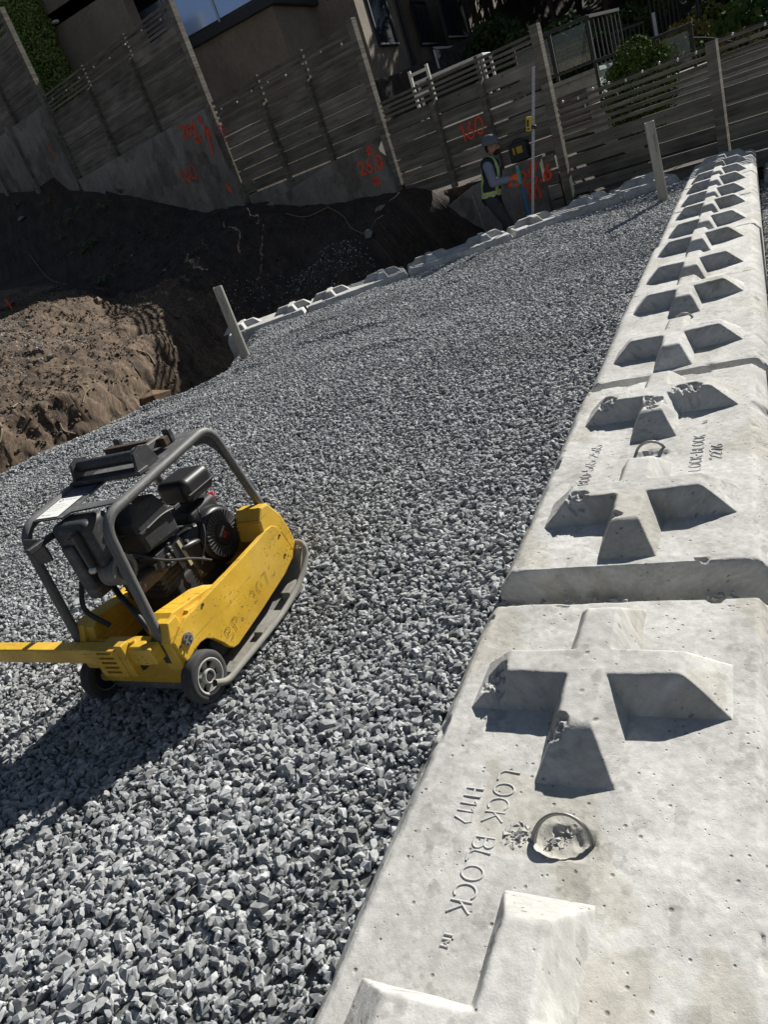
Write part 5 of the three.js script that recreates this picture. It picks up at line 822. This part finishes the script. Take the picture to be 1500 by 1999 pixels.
  const shirt = uni([...S.torso, ...S.arms], 0.04); part('shirt', sdfMesh((x, y, z) => Math.max(shirt(x, y, z) + fold(x, y, z, 2), 0.92 - y, Math.hypot(x - wrR[0] - 0.03, y - wrR[1], z - wrR[2]) < 0.05 ? 0.01 : -1), [0.06, 1.2, 0], 0.45, 88), shirtM, W);
  part('collar', new THREE.TorusGeometry(0.068, 0.016, 8, 20).rotateX(Math.PI / 2).rotateZ(-0.2).translate(0.085, 1.515, 0), shirtM, W);
  const T = grow(0.014); const tr = uni([T.torso[0], ...T.legs], 0.05); part('trousers', sdfMesh((x, y, z) => Math.max(tr(x, y, z) + 0.011 * noise3(x * 7, y * 7, z * 7, 5), y - 1.02, 0.1 - y), [0, 0.56, 0], 0.52, 88), pantsM, W);
  const vt = uni(grow(0.034).torso, 0.05), VG = sdfMesh((x, y, z) => Math.max(vt(x, y, z) + fold(x, y, z, 7), 0.86 - y, -(Math.hypot(x - 0.05, y - 1.38, (Math.abs(z) - 0.235)) - 0.09), -(Math.hypot((x - 0.11) * 0.9, y - 1.54, z) - 0.095)), [0.03, 1.18, 0], 0.42, 100);
  { // navy cloth with lime and silver bands
    const p = VG.attributes.position, col = []; for (let i = 0; i < p.count; i++) { const x = p.getX(i), y = p.getY(i), z = Math.abs(p.getZ(i)), lean = y + 0.12 * x; let c = [0.012, 0.015, 0.03]; const band = (d, h) => { if (Math.abs(d) < h) c = Math.abs(d) < h * 0.48 ? [0.42, 0.43, 0.42] : [0.5, 0.75, 0.05]; }; band(lean - 1.0, 0.042); if (lean > 1.0) { band(z - 0.115, 0.03); if (x < -0.03) band(z - 0.1 - (1.25 - y) * 0.12, 0.03); } col.push(...c); }
    VG.setAttribute('color', new THREE.Float32BufferAttribute(col, 3)); part('reflective_vest', VG, std({ vertexColors: true, roughness: 0.75 }), W, 'navy vest with lime and silver bands');
  }
  part('beard', sdfMesh((x, y, z) => Math.max(uni([ell([head[0] + 0.035, head[1] - 0.075, 0], [0.074, 0.062, 0.066]), ell([head[0] - 0.005, head[1] - 0.03, 0], [0.06, 0.05, 0.079])], 0.02)(x, y, z) + 0.004 * noise3(x * 60, y * 60, z * 60, 3), y - (head[1] - 0.028 - 0.35 * Math.max(0, x - head[0] - 0.02)), head[0] - 0.03 - x), [head[0] + 0.02, head[1] - 0.06, 0], 0.13, 56), beardM, W);
  part('hair', sdfMesh((x, y, z) => Math.max(ell([head[0] - 0.012, head[1] + 0.0, 0], [0.096, 0.118, 0.08])(x, y, z), x - head[0] + 0.02, head[1] - 0.06 - y), [head[0] - 0.02, head[1], 0], 0.14, 48), beardM, W);
  for (const z of [0.026, -0.026]) { part('eye', new THREE.SphereGeometry(0.0095, 10, 8).translate(head[0] + 0.084, head[1] + 0.008, z), std({ color: lin(0.06, 0.04, 0.03), roughness: 0.2 }), W); part('eyebrow', box(0.01, 0.007, 0.03, head[0] + 0.09, head[1] + 0.028, z, 0.003), beardM, W); }
  { const sh = new THREE.LatheGeometry([[0.002, 0.135], [0.05, 0.128], [0.088, 0.1], [0.108, 0.06], [0.115, 0.02], [0.117, 0.0], [0.128, -0.006], [0.128, -0.011], [0.112, -0.006]].map((p) => new THREE.Vector2(...p)), 36); sh.scale(1.16, 1, 0.98); sh.rotateZ(-0.1); sh.translate(head[0] - 0.005, head[1] + 0.045, 0); const hm = part('hard_hat', sh, std({ color: lin(0.11, 0.12, 0.13), roughness: 0.4 }), W); const br = extrude([[0, -0.09], [0.05, -0.075], [0.075, -0.04], [0.082, 0], [0.075, 0.04], [0.05, 0.075], [0, 0.09]], 0.006, 0.002); br.rotateX(Math.PI / 2); br.rotateZ(-0.22); br.translate(head[0] + 0.095, head[1] + 0.04, 0); part('hat_brim', br, hm.material, hm); const rg = box(0.16, 0.014, 0.018, head[0] - 0.01, head[1] + 0.172, 0, 0.006); part('hat_ridge', rg, hm.material, hm); }
  for (const [w, s, nm] of [[wrR, 1, 'right'], [wrL, -1, 'left']]) part('glove', sdfMesh((x, y, z) => uni([...handBones(w, s), cap([w[0] - 0.05, w[1] + (w === wrL ? 0.03 : 0.0), w[2]], w, 0.045, 0.036)], 0.008)(x, y, z) - 0.004, [w[0] + 0.04, w[1], w[2]], 0.16, 72), gloveM, W);
  for (const [a, t, z] of [[aR, 0.0, 0.12], [aL, -0.1, -0.13]]) part('boot', sdfMesh((x, y, z2) => Math.max(uni([cap([a[0], 0.16, a[2]], [a[0] - 0.01, 0.06, a[2]], 0.062, 0.062), cap([a[0], 0.05, a[2]], [a[0] + 0.16, 0.042, a[2]], 0.055, 0.05)], 0.04)(x, y, z2), 0.0 - y), [a[0] + 0.06, 0.12, a[2]], 0.2, 52), bootM, W);
  part('belt', box(0.27, 0.035, 0.34, hip[0] + 0.005, 0.955, 0, 0.06), beardM, W);

  const toW = (x, y, z) => W.localToWorld(V(x, y, z)); W.updateMatrixWorld(true);
  // what he holds
  { const g = toW(wrR[0] + 0.13, wrR[1] - 0.12, wrR[2] - 0.005), b = thing('bottle', 'green spray bottle held in the worker\'s right glove', 'bottle', g.toArray()); part('bottle_body', new THREE.LatheGeometry([[0.001, 0], [0.031, 0.002], [0.034, 0.02], [0.034, 0.18], [0.03, 0.2], [0.014, 0.21]].map((p) => new THREE.Vector2(...p)), 22), std({ color: lin(0.04, 0.3, 0.26), roughness: 0.4 }), b); part('bottle_cap', cyl(0.02, 0.024, 0.055, 0, 0.235, 0), std({ color: lin(0.14, 0.3, 0.38), roughness: 0.5 }), b); b.rotation.z = -0.05; }
  { const a = toW(wrL[0] + 0.12, wrL[1] + 0.07, wrL[2] + 0.01), foot = a.clone().add(V(0.05, -1.08, 0.12)), L = a.distanceTo(foot), t = thing('shovel', 'blue handled shovel held upright by the worker', 'shovel', foot.toArray()); t.quaternion.setFromUnitVectors(V(0, 1, 0), a.clone().sub(foot).normalize()); part('handle', cyl(0.024, 0.028, L * 0.86, 0, L * 0.5, 0, 'y', 16), std({ color: lin(0.015, 0.14, 0.3), roughness: 0.45 }), t); part('grip', cyl(0.02, 0.02, 0.14, 0, L * 0.98, 0, 'y', 14), black, t); part('blade', box(0.16, 0.22, 0.012, 0, -0.02, 0, 0.005), greyMetal, t); part('badge', new THREE.TorusGeometry(0.012, 0.003, 6, 16).translate(0, L * 0.45, 0.028), whiteTrim, t); }
  // levelling rod with its receiver
  { const z = -11.35, f = hitZ(1041, 440, z), q = hitZ(1042, 130, z), d = q.clone().sub(f), L = d.length(), t = thing('levelling_rod', 'silver graduated levelling rod standing beside the worker', 'levelling rod', f.toArray()); t.quaternion.setFromUnitVectors(V(0, 1, 0), d.clone().normalize());
    part('rod', box(0.036, L, 0.022, 0, L / 2, 0, 0.004), std({ color: lin(0.42, 0.43, 0.45), roughness: 0.45, metalness: 0.3 }), t); const mk = []; for (let y = 0.1; y < L - 0.05; y += 0.05) mk.push(box(Math.round(y * 20) % 4 ? 0.01 : 0.018, 0.006, 0.002, 0.004, y, 0.0122)); part('graduations', merge(mk), black, t);
    const rc = hitZ(1032, 241, z).sub(f), along = rc.dot(d) / L, cl = part('receiver_clamp', box(0.14, 0.05, 0.05, -0.03, along - 0.05, 0, 0.01), black, t); const r = thing('laser_receiver', 'yellow laser receiver clamped to the levelling rod', 'receiver', hitZ(1033, 242, z + 0.03).toArray()); r.quaternion.copy(t.quaternion); part('case', box(0.075, 0.18, 0.035, 0, 0, 0, 0.012), std({ color: lin(0.62, 0.45, 0.02), roughness: 0.5 }), r); part('window', box(0.03, 0.09, 0.004, -0.008, 0.01, 0.019), black, r); part('keypad', box(0.04, 0.02, 0.004, 0, -0.06, 0.019), black, r); }
  // tool case on the footing behind him
  { const b = fenceAt(-0.72, 0.65, 0.03), t = thing('tool_case', 'black tool case with yellow labels standing on the footing behind the worker', 'tool case', b, fenceTurn); t.scale.setScalar(0.78); part('case_body', box(0.4, 0.36, 0.2, 0.22, 0.18, 0.06, 0.03), black, t); part('case_handle', tube([[0.1, 0.35, 0.06], [0.12, 0.4, 0.06], [0.32, 0.4, 0.06], [0.34, 0.35, 0.06]], 0.012, 8, 5), black, t); const ym = std({ color: lin(0.6, 0.4, 0.03), roughness: 0.6 }); part('case_label', box(0.13, 0.13, 0.004, 0.27, 0.22, 0.162), ym, t); part('case_label', box(0.045, 0.13, 0.004, 0.14, 0.22, 0.162), ym, t); }
  { const a = hitZ(950, 395, -11.6), b = hitZ(955, 455, -11.6), t = thing('stake', 'thin wooden survey stake leaning behind the worker', 'stake', [b.x, b.y - 0.3, -11.6]); part('stake_body', box(0.03, 0.95, 0.03, 0, 0.47, 0, 0.003), wood[2], t); part('stake_point', cyl(0.018, 0.002, 0.1, 0, -0.05, 0, 'y', 4), wood[2], t); t.rotation.z = 0.1; }
}

renderer.render(scene, camera);
